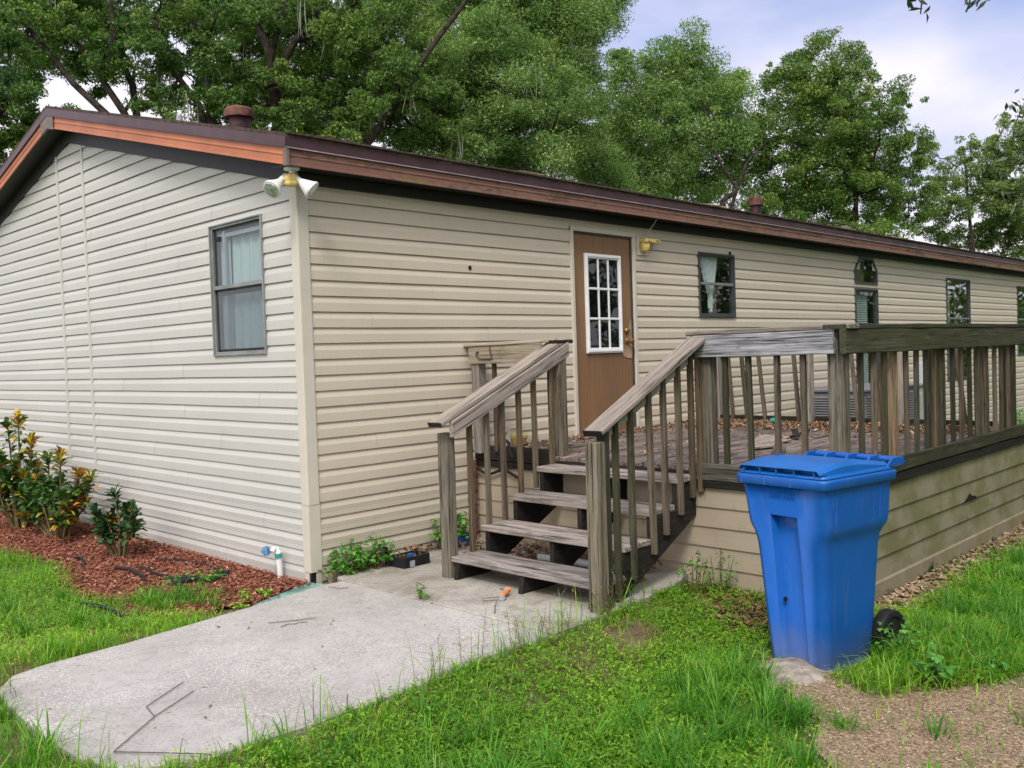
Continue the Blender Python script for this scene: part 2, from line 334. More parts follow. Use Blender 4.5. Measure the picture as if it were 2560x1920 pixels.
M['chips'] = flakes('tan wood chips', [(0, (0.124, 0.080, 0.053, 1)), (.5, (0.335, 0.232, 0.152, 1)), (.9, (0.522, 0.399, 0.276, 1)), (1, (0.621, 0.541, 0.456, 1))])
M['litter'] = flakes('dry brown leaves', [(0, (.075, .04, .024, 1)), (.5, (.185, .105, .062, 1)), (.85, (.31, .20, .12, 1)), (1, (.44, .34, .24, 1))])
def ground():
    m = Mat('soil'); v = m.coord('Object')
    a = m.noise(v, 6, 6, .6); b = m.noise(v, 70, 4, .7)
    c = m.mix(m.ramp(a, .35, .65), (.10, .066, .04, 1), (.19, .135, .085, 1))
    c = m.mix(m.math('MULTIPLY', m.ramp(b, .45, .7), .5), c, (.05, .035, .022, 1))
    m.base(c, .95, .1); m.bump(b, .6, .01); return m.m
M['soil'] = ground()
M['turf'] = plain('far turf', (.07, .115, .028, 1), .95, .1, var=.35, sc=1.3, bump=.3)

# ---------------------------------------------------------------- mesh helpers
class MB:
    def __init__(s): s.v = []; s.f = []; s.gc = []; s.gr = []
    def add(s, vs, fs, gc=None, gr=None):
        o = len(s.v); r = random.random() if gr is None else gr
        s.v += [tuple(p) for p in vs]; s.f += [tuple(i+o for i in f) for f in fs]
        s.gc += gc if gc else [tuple(p) for p in vs]; s.gr += [r]*len(vs); return s
    def box(s, x0, x1, y0, y1, z0, z1, jit=0.):
        j = lambda: random.uniform(-jit, jit) if jit else 0
        vs = [(x+j(), y+j(), z+j()) for z in (z0, z1) for y in (y0, y1) for x in (x0, x1)]
        d = (x1-x0, y1-y0, z1-z0); ax = max(range(3), key=lambda i: d[i]); o = [i for i in range(3) if i != ax]
        off = [random.uniform(0, 40) for _ in range(3)]
        gc = [(p[ax]+off[0], p[o[0]]+off[1], p[o[1]]+off[2]) for p in vs]
        return s.add(vs, [(0, 2, 3, 1), (4, 5, 7, 6), (0, 1, 5, 4), (2, 6, 7, 3), (0, 4, 6, 2), (1, 3, 7, 5)], gc)
    def beam(s, p0, p1, wd, h, upv=(0, 0, 1), cut=None, seg=1, warp=0.):
        """rectangular timber from p0 to p1 (centre line); cut='v' cuts the ends vertical"""
        p0, p1 = Vector(p0), Vector(p1); d = (p1-p0); L = d.length; d.normalize(); u = Vector(upv)
        sd_ = d.cross(u).normalized(); u2 = sd_.cross(d).normalized()
        off = [random.uniform(0, 40) for _ in range(3)]; vs = []; gc = []
        for k in range(seg+1):
            t = k/seg
            for a, b in ((-1, -1), (1, -1), (1, 1), (-1, 1)):
                e = 0.
                if cut == 'v' and abs(u2.z) > .01: e = -(b*h/2*u2.dot(Vector((d.x, d.y, 0)).normalized()))/Vector((d.x, d.y, 0)).length
                wv = random.uniform(-warp, warp)
                vs.append(p0+d*(L*t+e)+sd_*(a*wd/2+wv)+u2*(b*h/2+random.uniform(-warp, warp)))
                gc.append((L*t+off[0], a*wd/2+off[1], b*h/2+off[2]))
        fs = [(0, 3, 2, 1), (4*seg, 4*seg+1, 4*seg+2, 4*seg+3)]
        for k in range(seg):
            o = 4*k
            for i in range(4): fs.append((o+i, o+(i+1) % 4, o+4+(i+1) % 4, o+4+i))
        return s.add(vs, fs, gc)
    def tube(s, pts, r, n=8, cap=True):
        pts = [Vector(p) for p in pts]; rs = r if isinstance(r, (list, tuple)) else [r]*len(pts)
        vs = []; fs = []; prev = None
        for i, p in enumerate(pts):
            d = (pts[min(i+1, len(pts)-1)]-pts[max(i-1, 0)]).normalized()
            if prev is None: prev = d.orthogonal().normalized()
            a = (prev-d*prev.dot(d)).normalized(); prev = a; b = d.cross(a)
            for k in range(n):
                t = 2*math.pi*k/n; vs.append(p+(a*math.cos(t)+b*math.sin(t))*rs[i])
        for i in range(len(pts)-1):
            for k in range(n): fs.append((i*n+k, i*n+(k+1) % n, (i+1)*n+(k+1) % n, (i+1)*n+k))
        if cap: fs += [tuple(range(n-1, -1, -1)), tuple((len(pts)-1)*n+k for k in range(n))]
        return s.add(vs, fs)
    def lathe(s, prof, org=(0, 0, 0), axis=(0, 0, 1), n=20):
        """prof: list of (radius, height along axis)"""
        q = Vector((0, 0, 1)).rotation_difference(Vector(axis).normalized()); o = Vector(org); vs = []; fs = []
        for r, h in prof:
            for k in range(n):
                t = 2*math.pi*k/n; vs.append(o+q @ Vector((r*math.cos(t), r*math.sin(t), h)))
        for i in range(len(prof)-1):
            for k in range(n): fs.append((i*n+k, i*n+(k+1) % n, (i+1)*n+(k+1) % n, (i+1)*n+k))
        fs += [tuple(range(n-1, -1, -1)), tuple((len(prof)-1)*n+k for k in range(n))]
        return s.add(vs, fs)
    def prism(s, poly, ax, a, b):
        """poly of 2-D points extruded along axis ax from a to b"""
        mk = (lambda p, t: (t, p[0], p[1])) if ax == 0 else (lambda p, t: (p[0], t, p[1])) if ax == 1 else (lambda p, t: (p[0], p[1], t))
        n = len(poly); off = [random.uniform(0, 40) for _ in range(3)]
        vs = [mk(p, t) for t in (a, b) for p in poly]
        gc = [(p[0]+off[0], p[1]+off[1], t+off[2]) for t in (a, b) for p in poly]
        fs = [tuple(range(n-1, -1, -1)), tuple(range(n, 2*n))]+[(i, (i+1) % n, n+(i+1) % n, n+i) for i in range(n)]
        return s.add(vs, fs, gc)
    def quad(s, *p): return s.add(p, [tuple(range(len(p)))])
    def build(s, name, m, parent=None, bevel=0., smooth=False, kind=None, label=None, seg=1):
        me = bpy.data.meshes.new(name); me.from_pydata(s.v, [], s.f)
        a = me.attributes.new('gc', 'FLOAT_VECTOR', 'POINT'); a.data.foreach_set('vector', np.array(s.gc, np.float32).ravel())
        a = me.attributes.new('gr', 'FLOAT', 'POINT'); a.data.foreach_set('value', np.array(s.gr, np.float32))
        me.materials.append(m); me.update()
        if smooth:
            me.polygons.foreach_set('use_smooth', np.ones(len(me.polygons), bool))
        o = bpy.data.objects.new(name, me); C.objects.link(o)
        if parent:
            o.parent = parent; o.matrix_parent_inverse = parent_world(parent).inverted()
        if bevel:
            b = o.modifiers.new('bevel', 'BEVEL'); b.width = bevel; b.segments = seg; b.limit_method = 'ANGLE'; b.angle_limit = R(40)
        if smooth and not bevel:
            try: me.set_sharp_from_angle(angle=R(35))
            except Exception: pass
        if kind: o['kind'] = kind
        if label: o['label'] = label
        return o
def parent_world(p):
    m = Matrix.LocRotScale(p.location, p.rotation_euler, p.scale)
    return m if p.parent is None else parent_world(p.parent) @ p.matrix_parent_inverse @ m
def tag(o, label, cat, group=None):
    o['label'] = label; o['category'] = cat
    if group: o['group'] = group
    return o
def thing(name, label, cat, loc=(0, 0, 0), rz=0., group=None):
    o = bpy.data.objects.new(name, None); C.objects.link(o); o.location = loc; o.rotation_euler = (0, 0, rz)
    o.empty_display_size = .2
    return tag(o, label, cat, group)
def npmesh(name, V, nv, lc, m, parent=None, kind=None, smooth=False):
    """V: (n*nv,3) vertices of n separate faces of nv corners; lc: (n,) random value per face"""
    n = len(V)//nv; me = bpy.data.meshes.new(name)
    me.vertices.add(len(V)); me.vertices.foreach_set('co', np.ascontiguousarray(V, np.float32).ravel())
    me.loops.add(n*nv); me.loops.foreach_set('vertex_index', np.arange(n*nv, dtype=np.int32))
    me.polygons.add(n); me.polygons.foreach_set('loop_start', np.arange(0, n*nv, nv, dtype=np.int32))
    me.update(calc_edges=True)
    a = me.attributes.new('lc', 'FLOAT', 'FACE'); a.data.foreach_set('value', np.ascontiguousarray(lc, np.float32))
    me.materials.append(m)
    o = bpy.data.objects.new(name, me); C.objects.link(o)
    if parent:
        o.parent = parent; o.matrix_parent_inverse = parent_world(parent).inverted()
    if kind: o['kind'] = kind
    return o
def rows(a): return a/np.maximum(np.linalg.norm(a, axis=1, keepdims=True), 1e-9)
def leaves(cen, L, W, bias=None, bw=0.):
    """rhombic leaves at cen; L, W arrays; bias direction blended into the leaf axis"""
    n = len(cen); a = rng.normal(size=(n, 3))
    a = rows(a)
    if bias is not None: a = rows(a*(1-bw)+bias*bw)
    b = rows(np.cross(a, rng.normal(size=(n, 3)))); L = np.asarray(L)[:, None]; W = np.asarray(W)[:, None]
    c2 = np.cross(a, b)*W*.25
    V = np.stack([cen-a*L/2, cen+b*W/2+c2-a*L*.06, cen+a*L/2, cen-b*W/2+c2-a*L*.06], 1)
    return V.reshape(-1, 3)
def inpoly(p, poly):
    x, y = p[:, 0], p[:, 1]; r = np.zeros(len(p), bool); n = len(poly)
    for i in range(n):
        (x1, y1), (x2, y2) = poly[i], poly[(i+1) % n]
        c = ((y1 > y) != (y2 > y)) & (x < (x2-x1)*(y-y1)/((y2-y1) or 1e-9)+x1); r ^= c
    return r

# ---------------------------------------------------------------- ground, path
g = MB(); g.quad((-300, -300, 0), (300, -300, 0), (300, 300, 0), (-300, 300, 0))
g.build('ground', M['turf'], kind='structure')
PATH = [(.035, -.335), (-.13, -.31), (-.729, -.412), (-1.556, -.528), (-2.015, -.555), (-2.17, -.61), (-2.26, -.74), (-2.30, -.95), (-2.313, -1.322), (-2.317, -1.63), (-2.30, -1.9), (-2.22, -2.12),
        (-2.006, -2.255), (-1.477, -2.30), (-.9, -2.29), (-.413, -2.25), (.03, -2.27)]
PAD = [(.052, -.335), (.07, -.20), (.3, -.16), (.42, -.06), (1.66, -.02), (1.66, -2.08), (1.3, -2.2), (.872, -2.235), (.461, -2.262), (.048, -2.27)]
g = MB(); g.prism(PATH, 2, -.05, .1); g.build('concrete_path', M['path'], kind='structure', bevel=.012)
g = MB(); g.box(.026, .056, -2.24, -.345, -.05, .086); g.build('expansion_joint', M['dark'], kind='structure')
g = MB(); g.prism(PAD, 2, -.05, .1); g.build('concrete_pad', M['pad'], kind='structure', bevel=.010)

# ---------------------------------------------------------------- the house
HX, HY, EZ = 20.0, 8.22, 2.93         # length, depth, eave height
ZC = .1143; Z0 = .153
home = thing('mobile_home', 'long low mobile home with cream lap siding and salmon and brown roof edge', 'mobile home')
def out_at(t):                        # siding profile: outward offset over the course height t in 0..1
    return .0125 if t <= .56 else .0125-.0150*(t-.56)/.44
def side_strips(mb, ivals, along, z0, z1):
    """siding between z0 and z1 inside one course; ivals = list of (a,b) along the wall"""
    k = math.floor((z0+1e-6-Z0)/ZC); zb = Z0+k*ZC
    ts = [(z0-zb)/ZC]+([.56] if (z0-zb)/ZC < .56 < (z1-zb)/ZC else [])+[(z1-zb)/ZC]
    for a, b in ivals:
        if b-a < .004: continue
        pts = [(out_at(t), zb+t*ZC) for t in ts]
        if abs(z0-zb) < 1e-4: pts = [(-.0027, zb), (-.007, zb+.009), (.0068, zb+.009), (.0088, zb)]+pts      # lip with a groove behind it
        # panels overlap at staggered joints and are never quite straight
        off = (k*1.37+(.9 if along == 'x' else .2)) % 3.66; kn = [a]+[q for q in np.arange(math.floor(a/.61)*.61, b, .61) if a+.01 < q < b-.01]+[b]
        for u0, u1 in zip(kn, kn[1:]):
            s_ = .0011 if math.floor((u0+.3+off)/3.66) % 2 else 0
            j0, j1 = (0 if u in (a, b) else .0016*math.sin(u*7.3+k*2.1) for u in (u0, u1))
            for (o0, q0), (o1, q1) in zip(pts, pts[1:]):
                w0, w1 = (0 if q0 > zb+.012 else 1), (0 if q1 > zb+.012 else 1)
                if along == 'x': mb.quad((u0, -o0-s_, q0+j0*w0), (u1, -o0-s_, q0+j1*w0), (u1, -o1-s_, q1+j1*w1), (u0, -o1-s_, q1+j0*w1))
                else: mb.quad((-o0-s_, u1, q0+j1*w0), (-o0-s_, u0, q0+j0*w0), (-o1-s_, u0, q1+j0*w1), (-o1-s_, u1, q1+j1*w1))
def wall_siding(mb, along, span, zlo, zhi, holes, lim=None):
    """holes: (a,b,z0,z1); lim(z) -> span limit for the gable"""
    k = math.floor((zlo-Z0)/ZC)
    while Z0+k*ZC < zhi-1e-6:
        za, zb = max(zlo, Z0+k*ZC), min(zhi, Z0+(k+1)*ZC)
        cuts = {za, zb}
        for h in holes:
            for z in h[2:4]:
                if za < z < zb: cuts.add(z)
        if lim and zb > EZ-.1:
            for q in range(1, 6): cuts.add(za+(zb-za)*q/6)
        cuts = sorted(cuts)
        for c0, c1 in zip(cuts, cuts[1:]):
            a, b = span if not lim else lim(c1)
            iv = [(a, b)]
            for h in holes:
                if h[2] < c1-1e-5 and h[3] > c0+1e-5:
                    nv = []
                    for p, q in iv:
                        if h[0] >= q or h[1] <= p: nv.append((p, q)); continue
                        if h[0] > p: nv.append((p, h[0]))
                        if h[1] < q: nv.append((h[1], q))
                    iv = nv
            side_strips(mb, iv, along, c0, c1)
        k += 1
DOOR = (2.955, 3.905, .70, 2.80)
WIN = dict(a=(5.09, 5.845, 1.98, 2.70), c=(9.10, 9.875, .96, 2.42), d=(12.71, 13.88, .95, 2.705), e=(16.68, 17.9, 1.30, 2.69))
HEX = [(9.10, 2.485), (9.875, 2.485), (9.875, 2.69), (9.715, 2.875), (9.28, 2.875), (9.10, 2.69)]
holes = [DOOR]+list(WIN.values())+[(9.10, 9.875, 2.485, 2.69), (9.28, 9.715, 2.69, 2.875)]
SK = Z0+4*ZC
b = MB(); wall_siding(b, 'x', (.07, HX), SK, 2.96, holes); sidew = b.build('side_wall', M['vinyl'], home)
b = MB(); wall_siding(b, 'x', (.07, HX), 0.0, SK, []); b.build('skirting', M['skirt'], home)
SL = .2535; PK = 4.11
def glim(z):
    d = max(0., (z-2.93)/SL); return (max(.07, d), min(HY, HY-d))
GW = (.46, 1.256, 1.69, 2.73)
b = MB(); wall_siding(b, 'y', (.07, HY), SK, 3.97, [GW], glim); b.build('gable_wall', M['vinyl_g'], home)
b = MB(); wall_siding(b, 'y', (.07, HY), 0.0, SK, []); b.build('skirting', M['skirt_g'], home)
# plain far walls
b = MB(); b.quad((HX, 0, 0), (HX, HY, 0), (HX, HY, 3), (HX, PK, 4.0), (HX, 0, 3)); b.build('end_wall', M['vinyl'], home)
b = MB(); b.quad((0, HY, 0), (0, HY, 3), (HX, HY, 3), (HX, HY, 0)); b.build('rear_wall', M['vinyl'], home)
# corner post in two lengths, broken off at the foot
def corner(z0, z1, o):
    m = MB(); t = .075
    m.add([(-o, t, z0), (-o, -o, z0), (t, -o, z0), (-o, t, z1), (-o, -o, z1), (t, -o, z1), (.0, t, z0), (t, 0, z0), (0, t, z1), (t, 0, z1)],
          [(0, 1, 4, 3), (1, 2, 5, 4), (2, 7, 9, 5), (6, 0, 3, 8)])
    return m
corner(.60, 2.96, .021).build('corner_post', M['trim'], home, bevel=.006, seg=2)
m = corner(.115, .605, .018)
m.box(-.012, -.006, .02, .075, .0, .117); m.box(.03, .075, -.012, -.006, .0, .117); m.build('corner_post', M['trim'], home)
b = MB(); b.box(-.006, .03, -.006, .03, 0, .16); b.build('corner_cavity', M['dark'], home)
b = MB(); b.box(-.008, .001, .034, .05, .0, .13); b.box(.05, .07, -.009, .001, .0, .12); b.build('corner_flange', M['slate'], home)
# vertical joint strips on the gable
for y in (3.785, 4.46):
    b = MB(); b.box(-.024, 0, y-.019, y+.019, SK+ZC*.0, 3.90 if y < 4 else 3.86); b.build('joint_strip', M['vinyl_g'], home, bevel=.004)
b = MB(); b.box(-.0185, 0, 3.76, 3.772, SK-.16, SK); b.build('joint_strip', M['vinyl_g'], home)
# mud strip along the foot of the gable
b = MB(); b.box(-.028, -.001, .08, HY, -.02, .045); b.build('base_strip', M['vinyl_g'], home, bevel=.004)
# dark band at the wall top, soffit, fascia, roof
OV = .20
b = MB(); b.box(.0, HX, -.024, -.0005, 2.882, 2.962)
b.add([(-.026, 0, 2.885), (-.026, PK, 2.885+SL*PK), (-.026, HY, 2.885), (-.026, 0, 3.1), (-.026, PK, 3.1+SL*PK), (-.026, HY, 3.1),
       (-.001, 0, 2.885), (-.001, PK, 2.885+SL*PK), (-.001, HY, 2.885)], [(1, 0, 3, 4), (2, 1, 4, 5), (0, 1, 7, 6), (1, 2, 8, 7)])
b.build('wall_top_band', M['soffit'], home)
zb, zt = 2.955, 3.135
b = MB()
b.quad((-OV, -OV, zb+.012), (-OV, 0, zb+.012), (HX+OV, 0, zb+.012), (HX+OV, -OV, zb+.012))
b.quad((-OV+.004, -OV, zb+.012), (-OV+.004, PK, zb+.012+SL*(PK+OV)), (0, PK, zb+.012+SL*(PK+OV)), (0, -OV, zb+.012))
b.quad((-OV+.004, PK, zb+.012+SL*(PK+OV)), (-OV+.004, HY+OV, zb+.012), (0, HY+OV, zb+.012), (0, PK, zb+.012+SL*(PK+OV)))
for k in range(8):
    x = .4
sof = b.build('soffit', M['soffit'], home)
roof_m = MB()
zr = lambda y: zt+.012+SL*(y+OV) if y <= PK else zt+.012+SL*(2*PK+OV-y)
th = .02
for (ya, yb) in ((-OV-.015, PK), (PK, HY+OV)):
    n = 36
    for k in range(n):
        y0, y1 = ya+(yb-ya)*k/n, ya+(yb-ya)*(k+1)/n; st = .007 if ya < 1 else -.007
        lo, hi = (y0, y1)
        e0, e1 = (th+.007, th) if ya < 1 else (th, th+.007)
        roof_m.quad((-OV-.012, lo, zr(lo)+e0), (HX+OV, lo, zr(lo)+e0), (HX+OV, hi, zr(hi)+e1), (-OV-.012, hi, zr(hi)+e1))
        ys, zs = (lo, zr(lo)) if ya < 1 else (hi, zr(hi))
        roof_m.quad((-OV-.012, ys, zs+th-.002), (HX+OV, ys, zs+th-.002), (HX+OV, ys, zs+th+.007), (-OV-.012, ys, zs+th+.007))
        roof_m.quad((-OV-.012, lo, zr(lo)-.004), (-OV-.012, lo, zr(lo)+th+.007), (-OV-.012, hi, zr(hi)+th+.007), (-OV-.012, hi, zr(hi)-.004))
roof_m.quad((-OV-.012, -OV-.015, zr(-OV)-.006), (HX+OV, -OV-.015, zr(-OV)-.006), (HX+OV, -OV-.015, zr(-OV)+th), (-OV-.012, -OV-.015, zr(-OV)+th))
roof = roof_m.build('roof', M['shingle'], home)
# ragged shingle ends over the eave
rag = MB(); x = -OV
while x < HX:
    wd = random.uniform(.10, .3)
    rag.box(x, x+wd-.004, -OV-.028-random.uniform(0, .012), -OV+.05, zr(-OV)+th-.004, zr(-OV)+th+random.uniform(.006, .015)); x += wd
rag.build('shingle_edge', M['shingle'], roof)
def fascia_profile():
    # (out, height 0..1) of the painted board with two long grooves
    return [(.0, 0), (.012, 0), (.012, .07), (.007, .09), (.007, .13), (.004, .15), (.004, .52), (.009, .56), (.009, .62), (.004, .66), (.004, 1), (0, 1)]
def eave_strip(mb, prof, z0, z1, x0, x1, yo):
    for (a, p), (c, q) in zip(prof, prof[1:]):
        mb.quad((x0, yo-a, z0+(z1-z0)*p), (x1, yo-a, z0+(z1-z0)*p), (x1, yo-c, z0+(z1-z0)*q), (x0, yo-c, z0+(z1-z0)*q))
def rake_strip(mb, prof, h0, h1, ya, yb, xo):
    zz = lambda y: SL*(y+OV) if y <= PK else SL*(2*PK+OV-y)
    for (a, p), (c, q) in zip(prof, prof[1:]):
        mb.quad((xo-a, yb, h0+(h1-h0)*p+zz(yb)), (xo-a, ya, h0+(h1-h0)*p+zz(ya)), (xo-c, ya, h0+(h1-h0)*q+zz(ya)), (xo-c, yb, h0+(h1-h0)*q+zz(yb)))
zm = 3.072
b = MB(); eave_strip(b, fascia_profile(), zb, zm, -OV, HX+OV, -OV); b.build('eave_fascia', M['fascia_b'], home)
b = MB(); rake_strip(b, fascia_profile(), zb, zm, -OV, PK, -OV); rake_strip(b, fascia_profile(), zb, zm, PK, HY+OV, -OV); b.build('gable_fascia', M['fascia_o'], home)
dp = [(.004, 0), (.020, 0), (.020, .08), (.014, .12), (.014, 1), (0, 1)]
b = MB(); eave_strip(b, dp, zm, zt+.012, -OV-.012, HX+OV, -OV); rake_strip(b, dp, zm, zt+.012, -OV-.012, PK, -OV); rake_strip(b, dp, zm, zt+.012, PK, HY+OV, -OV)
b.build('drip_edge', M['drip'], home)
b = MB(); eave_strip(b, [(.021, 0), (.0215, .5), (.016, 1)], zm-.004, zm+.007, -OV-.012, HX+OV, -OV); b.build('drip_glint', M['lip'], home)  # thin strip paints the sky-lit highlight along the fascia top
b = MB(); b.box(-OV-.017, -OV+.012, -OV-.017, -OV+.02, zb-.006, zm+.002); b.build('fascia_cap', M['greycap'], home, bevel=.003)
zp = SL*(PK+OV)
b = MB(); b.add([(-OV-.016, PK-.17, zb-.008+zp-SL*.17), (-OV-.016, PK, zb-.008+zp), (-OV-.016, PK+.17, zb-.008+zp-SL*.17), (-OV-.016, PK-.17, zm+zp-SL*.17), (-OV-.016, PK, zm+zp), (-OV-.016, PK+.17, zm+zp-SL*.17),
              (-OV+.01, PK-.17, zb-.008+zp-SL*.17), (-OV+.01, PK, zb-.008+zp), (-OV+.01, PK+.17, zb-.008+zp-SL*.17)],
             [(1, 0, 3, 4), (2, 1, 4, 5), (0, 1, 7, 6), (1, 2, 8, 7)]); b.build('peak_cap', M['greycap'], home)
# roof vents
def mushroom(x, y, r, h, cap, neck, tall):
    z = zr(y)+.01
    a = MB(); a.lathe([(r*.72, 0), (r*.70, h*.8), (r*.66, h)], (x, y, z), n=22); nk = a.build('roof_vent', neck, roof, smooth=True)
    a = MB(); a.lathe([(r*.9, h*.62), (r*1.0, h*.64), (r*1.02, h*.78), (r*.98, h*.95), (r*.82, h*1.05), (r*.3, h*1.09), (.001, h*1.1)], (x, y, z), n=26)
    a.build('vent_cap', cap, roof, smooth=True)
    a = MB(); a.beam((x-r*1.6, y, z+.002), (x+r*1.6, y, z+.002), r*3.0, .012, (0, -SL, 1)); a.build('vent_flashing', M['shingle'], roof)
mushroom(.485, 1.6, .128, .205, M['rust'], M['rustd'], 0)
mushroom(9.0, 1.45, .11, .31, M['rust'], M['rustd'], 0)
for x, y in ((3.38, .95), (6.95, .95), (10.9, .95), (13.15, .95)):
    a = MB(); z = zr(y)+.005
    a.add([(x-.19, y-.2, z-.04), (x+.19, y-.2, z-.04), (x+.19, y+.2, z+.07), (x-.19, y+.2, z+.07), (x-.13, y-.14, z+.05), (x+.13, y-.14, z+.05), (x+.13, y+.16, z+.12), (x-.13, y+.16, z+.12)],
          [(0, 1, 5, 4), (1, 2, 6, 5), (2, 3, 7, 6), (3, 0, 4, 7), (4, 5, 6, 7)]); a.build('roof_vent', plain('tan vent hood', (.20, .135, .10, 1), .7, var=.3) if x < 4 else bpy.data.materials['tan vent hood'], roof)
a = MB(); a.tube([(.14, 2.0, 3.6), (.14, 2.0, 3.79)], .028, 14); a.build('vent_pipe', M['pvc'], roof, smooth=True)

# windows
def frame_rect(mb, a0, a1, z0, z1, wd, d0, d1, along='x'):
    def bx(u0, u1, w0, w1):
        if along == 'x': mb.box(u0, u1, -d1, -d0, w0, w1)
        else: mb.box(-d1, -d0, u0, u1, w0, w1)
    bx(a0, a0+wd, z0, z1); bx(a1-wd, a1, z0, z1); bx(a0+wd, a1-wd, z0, z0+wd*1.15); bx(a0+wd, a1-wd, z1-wd, z1)
def pane(nm, a0, a1, z0, z1, d, m, along, par):
    p = MB()
    if along == 'x': p.quad((a0, -d, z0), (a1, -d, z0), (a1, -d, z1), (a0, -d, z1))
    else: p.quad((-d, a1, z0), (-d, a0, z0), (-d, a0, z1), (-d, a1, z1))
    return p.build(nm, m, par)
def drape(nm, a0, a1, z0, z1, d, m, along, par, waves=7, amp=.012, taper=None):
    p = MB(); n = 40; nz = 8
    vs = []
    for j in range(nz+1):
        for i in range(n+1):
            u = i/n; z = z0+(z1-z0)*j/nz
            aa = a0+(a1-a0)*u
            if taper: aa = taper(u, j/nz)
            dd = d-amp*math.sin(u*waves*6.28+j*.3)
            vs.append((aa, -dd, z) if along == 'x' else (-dd, aa, z))
    fs = [(j*(n+1)+i, j*(n+1)+i+1, (j+1)*(n+1)+i+1, (j+1)*(n+1)+i) for j in range(nz) for i in range(n)]
    p.add(vs, fs); return p.build(nm, m, par, smooth=True)
def window(hole, along, rail=None, gl='glass', fm='alu', fw_=.022):
    a0, a1, z0, z1 = hole
    f = MB(); frame_rect(f, a0, a1, z0, z1, fw_, -.05, .03, along); frame_rect(f, a0+fw_-.002, a1-fw_+.002, z0+fw_-.002, z1-fw_+.002, .02, -.03, .016, along)
    o = f.build('window', M[fm], home, bevel=.002)
    pane('pane', a0+.035, a1-.035, z0+.035, z1-.035, -.004, M[gl], along, o)
    if rail:
        r = MB()
        if along == 'x': r.box(a0+.03, a1-.03, -.020, .01, rail-.016, rail+.016)
        else: r.box(-.020, .01, a0+.03, a1-.03, rail-.016, rail+.016)
        r.build('sash_rail', M['alu'], o, bevel=.003)
    return o
o = window(GW, 'y', 2.232, 'glass', 'alu', .012)
r = MB(); r.box(.004, .03, .482, .50, 1.71, 2.71); r.box(.004, .03, 1.20, 1.234, 1.71, 2.71); r.box(.004, .03, .482, 1.234, 1.712, 1.745); r.box(.004, .03, .482, 1.234, 2.17, 2.215); r.box(.004, .03, .482, 1.234, 2.68, 2.71); r.build('screen_frame', M['framedk'], o)
pane('insect_screen', .49, 1.23, 1.74, 2.20, .0, glass('insect screen', (.68, .73, .74, 1), .03), 'y', o)
drape('curtain', .44, 1.10, 1.60, 2.78, -.07, M['sheer'], 'y', o, 5, .008)
drape('curtain', 1.06, 1.27, 1.60, 2.78, -.05, M['sheer'], 'y', o, 1, .004)
r = MB(); r.box(.02, .05, .47, 1.245, 2.63, 2.66); r.box(.012, .03, 1.075, 1.105, 1.72, 2.68); r.build('sash_frame', M['pvc'], o)
r = MB(); r.box(-.002, .02, 1.13, 1.17, 2.60, 2.64); r.build('latch', M['dark'], o)
o = window(WIN['a'], 'x', 2.355, 'glass', 'framedk')
drape('curtain', 0, 0, 2.08, 2.69, -.05, M['lace'], 'x', o, 6, .014, lambda u, t: 5.42+(u-.5)*(.07+.42*max(0, t-.28)**.8))
drape('curtain', 5.62, 5.72, 1.98, 2.68, -.15, M['tan'], 'x', o, 1, .01)
r = MB(); r.lathe([(.01, 0), (.03, .03), (.012, .07), (.035, .12), (.05, .16)], (5.43, .06, 2.02), (.15, 0, 1), 10); r.build('curtain_tie', M['lace'], o, smooth=True)
r = MB(); r.box(5.74, 5.77, -.03, -.01, 2.70, 2.735); r.build('window_clip', M['dark'], o)
# pointed window over a tall one
hm = MB(); cx_, cz_ = 9.4875, 2.66
inn = [(cx_+(x-cx_)*.90, cz_+(z-cz_)*.84) for x, z in HEX]; n6 = len(HEX)
vs = [(x, -.028, z) for x, z in HEX]+[(x, -.028, z) for x, z in inn]+[(x, .05, z) for x, z in HEX]+[(x, .05, z) for x, z in inn]
fs = []
for i in range(n6):
    j = (i+1) % n6; fs += [(i, j, n6+j, n6+i), (j, i, 2*n6+i, 2*n6+j), (n6+i, n6+j, 3*n6+j, 3*n6+i)]
hm.add(vs, fs); o = hm.build('window', M['framedk'], home)
p = MB(); p.add([(x, .004, z) for x, z in inn], [tuple(range(n6))]); p.build('pane', M['glass'], o)
drape('curtain', 9.55, 9.80, 2.45, 2.86, -.14, M['tan'], 'x', o, 1, .01)
o = window(WIN['c'], 'x', 1.65, 'glass', 'framedk')
bl = MB(); z = .97
while z < 2.37: bl.add([(9.13, .045, z), (9.66, .045, z), (9.66, .06, z+.021), (9.13, .06, z+.021)], [(0, 1, 2, 3)]); z += .026
bl.build('blind', M['blind'], o)
drape('curtain', 9.64, 9.80, .96, 2.41, -.12, M['tan'], 'x', o, 1, .006)
o = window(WIN['d'], 'x', 2.017, 'glassm', 'framedk')
drape('curtain', 12.72, 13.12, .95, 2.68, -.07, M['lace'], 'x', o, 3, .02); drape('curtain', 13.5, 13.62, .95, 2.68, -.12, M['tan'], 'x', o, 1, .01)
o = window(WIN['e'], 'x', 2.02, 'glassm', 'framedk')
# dim rooms so that nothing shows through the panes
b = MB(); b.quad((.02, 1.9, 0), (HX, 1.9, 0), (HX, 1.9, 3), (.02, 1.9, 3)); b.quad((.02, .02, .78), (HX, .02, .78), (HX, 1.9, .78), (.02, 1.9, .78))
b.quad((1.2, .02, 0), (1.2, 1.9, 0), (1.2, 1.9, 3), (1.2, .02, 3)); b.quad((.02, .02, 2.9), (.02, 1.9, 2.9), (HX, 1.9, 2.9), (HX, .02, 2.9)); b.build('inner_wall', M['interior'], home)

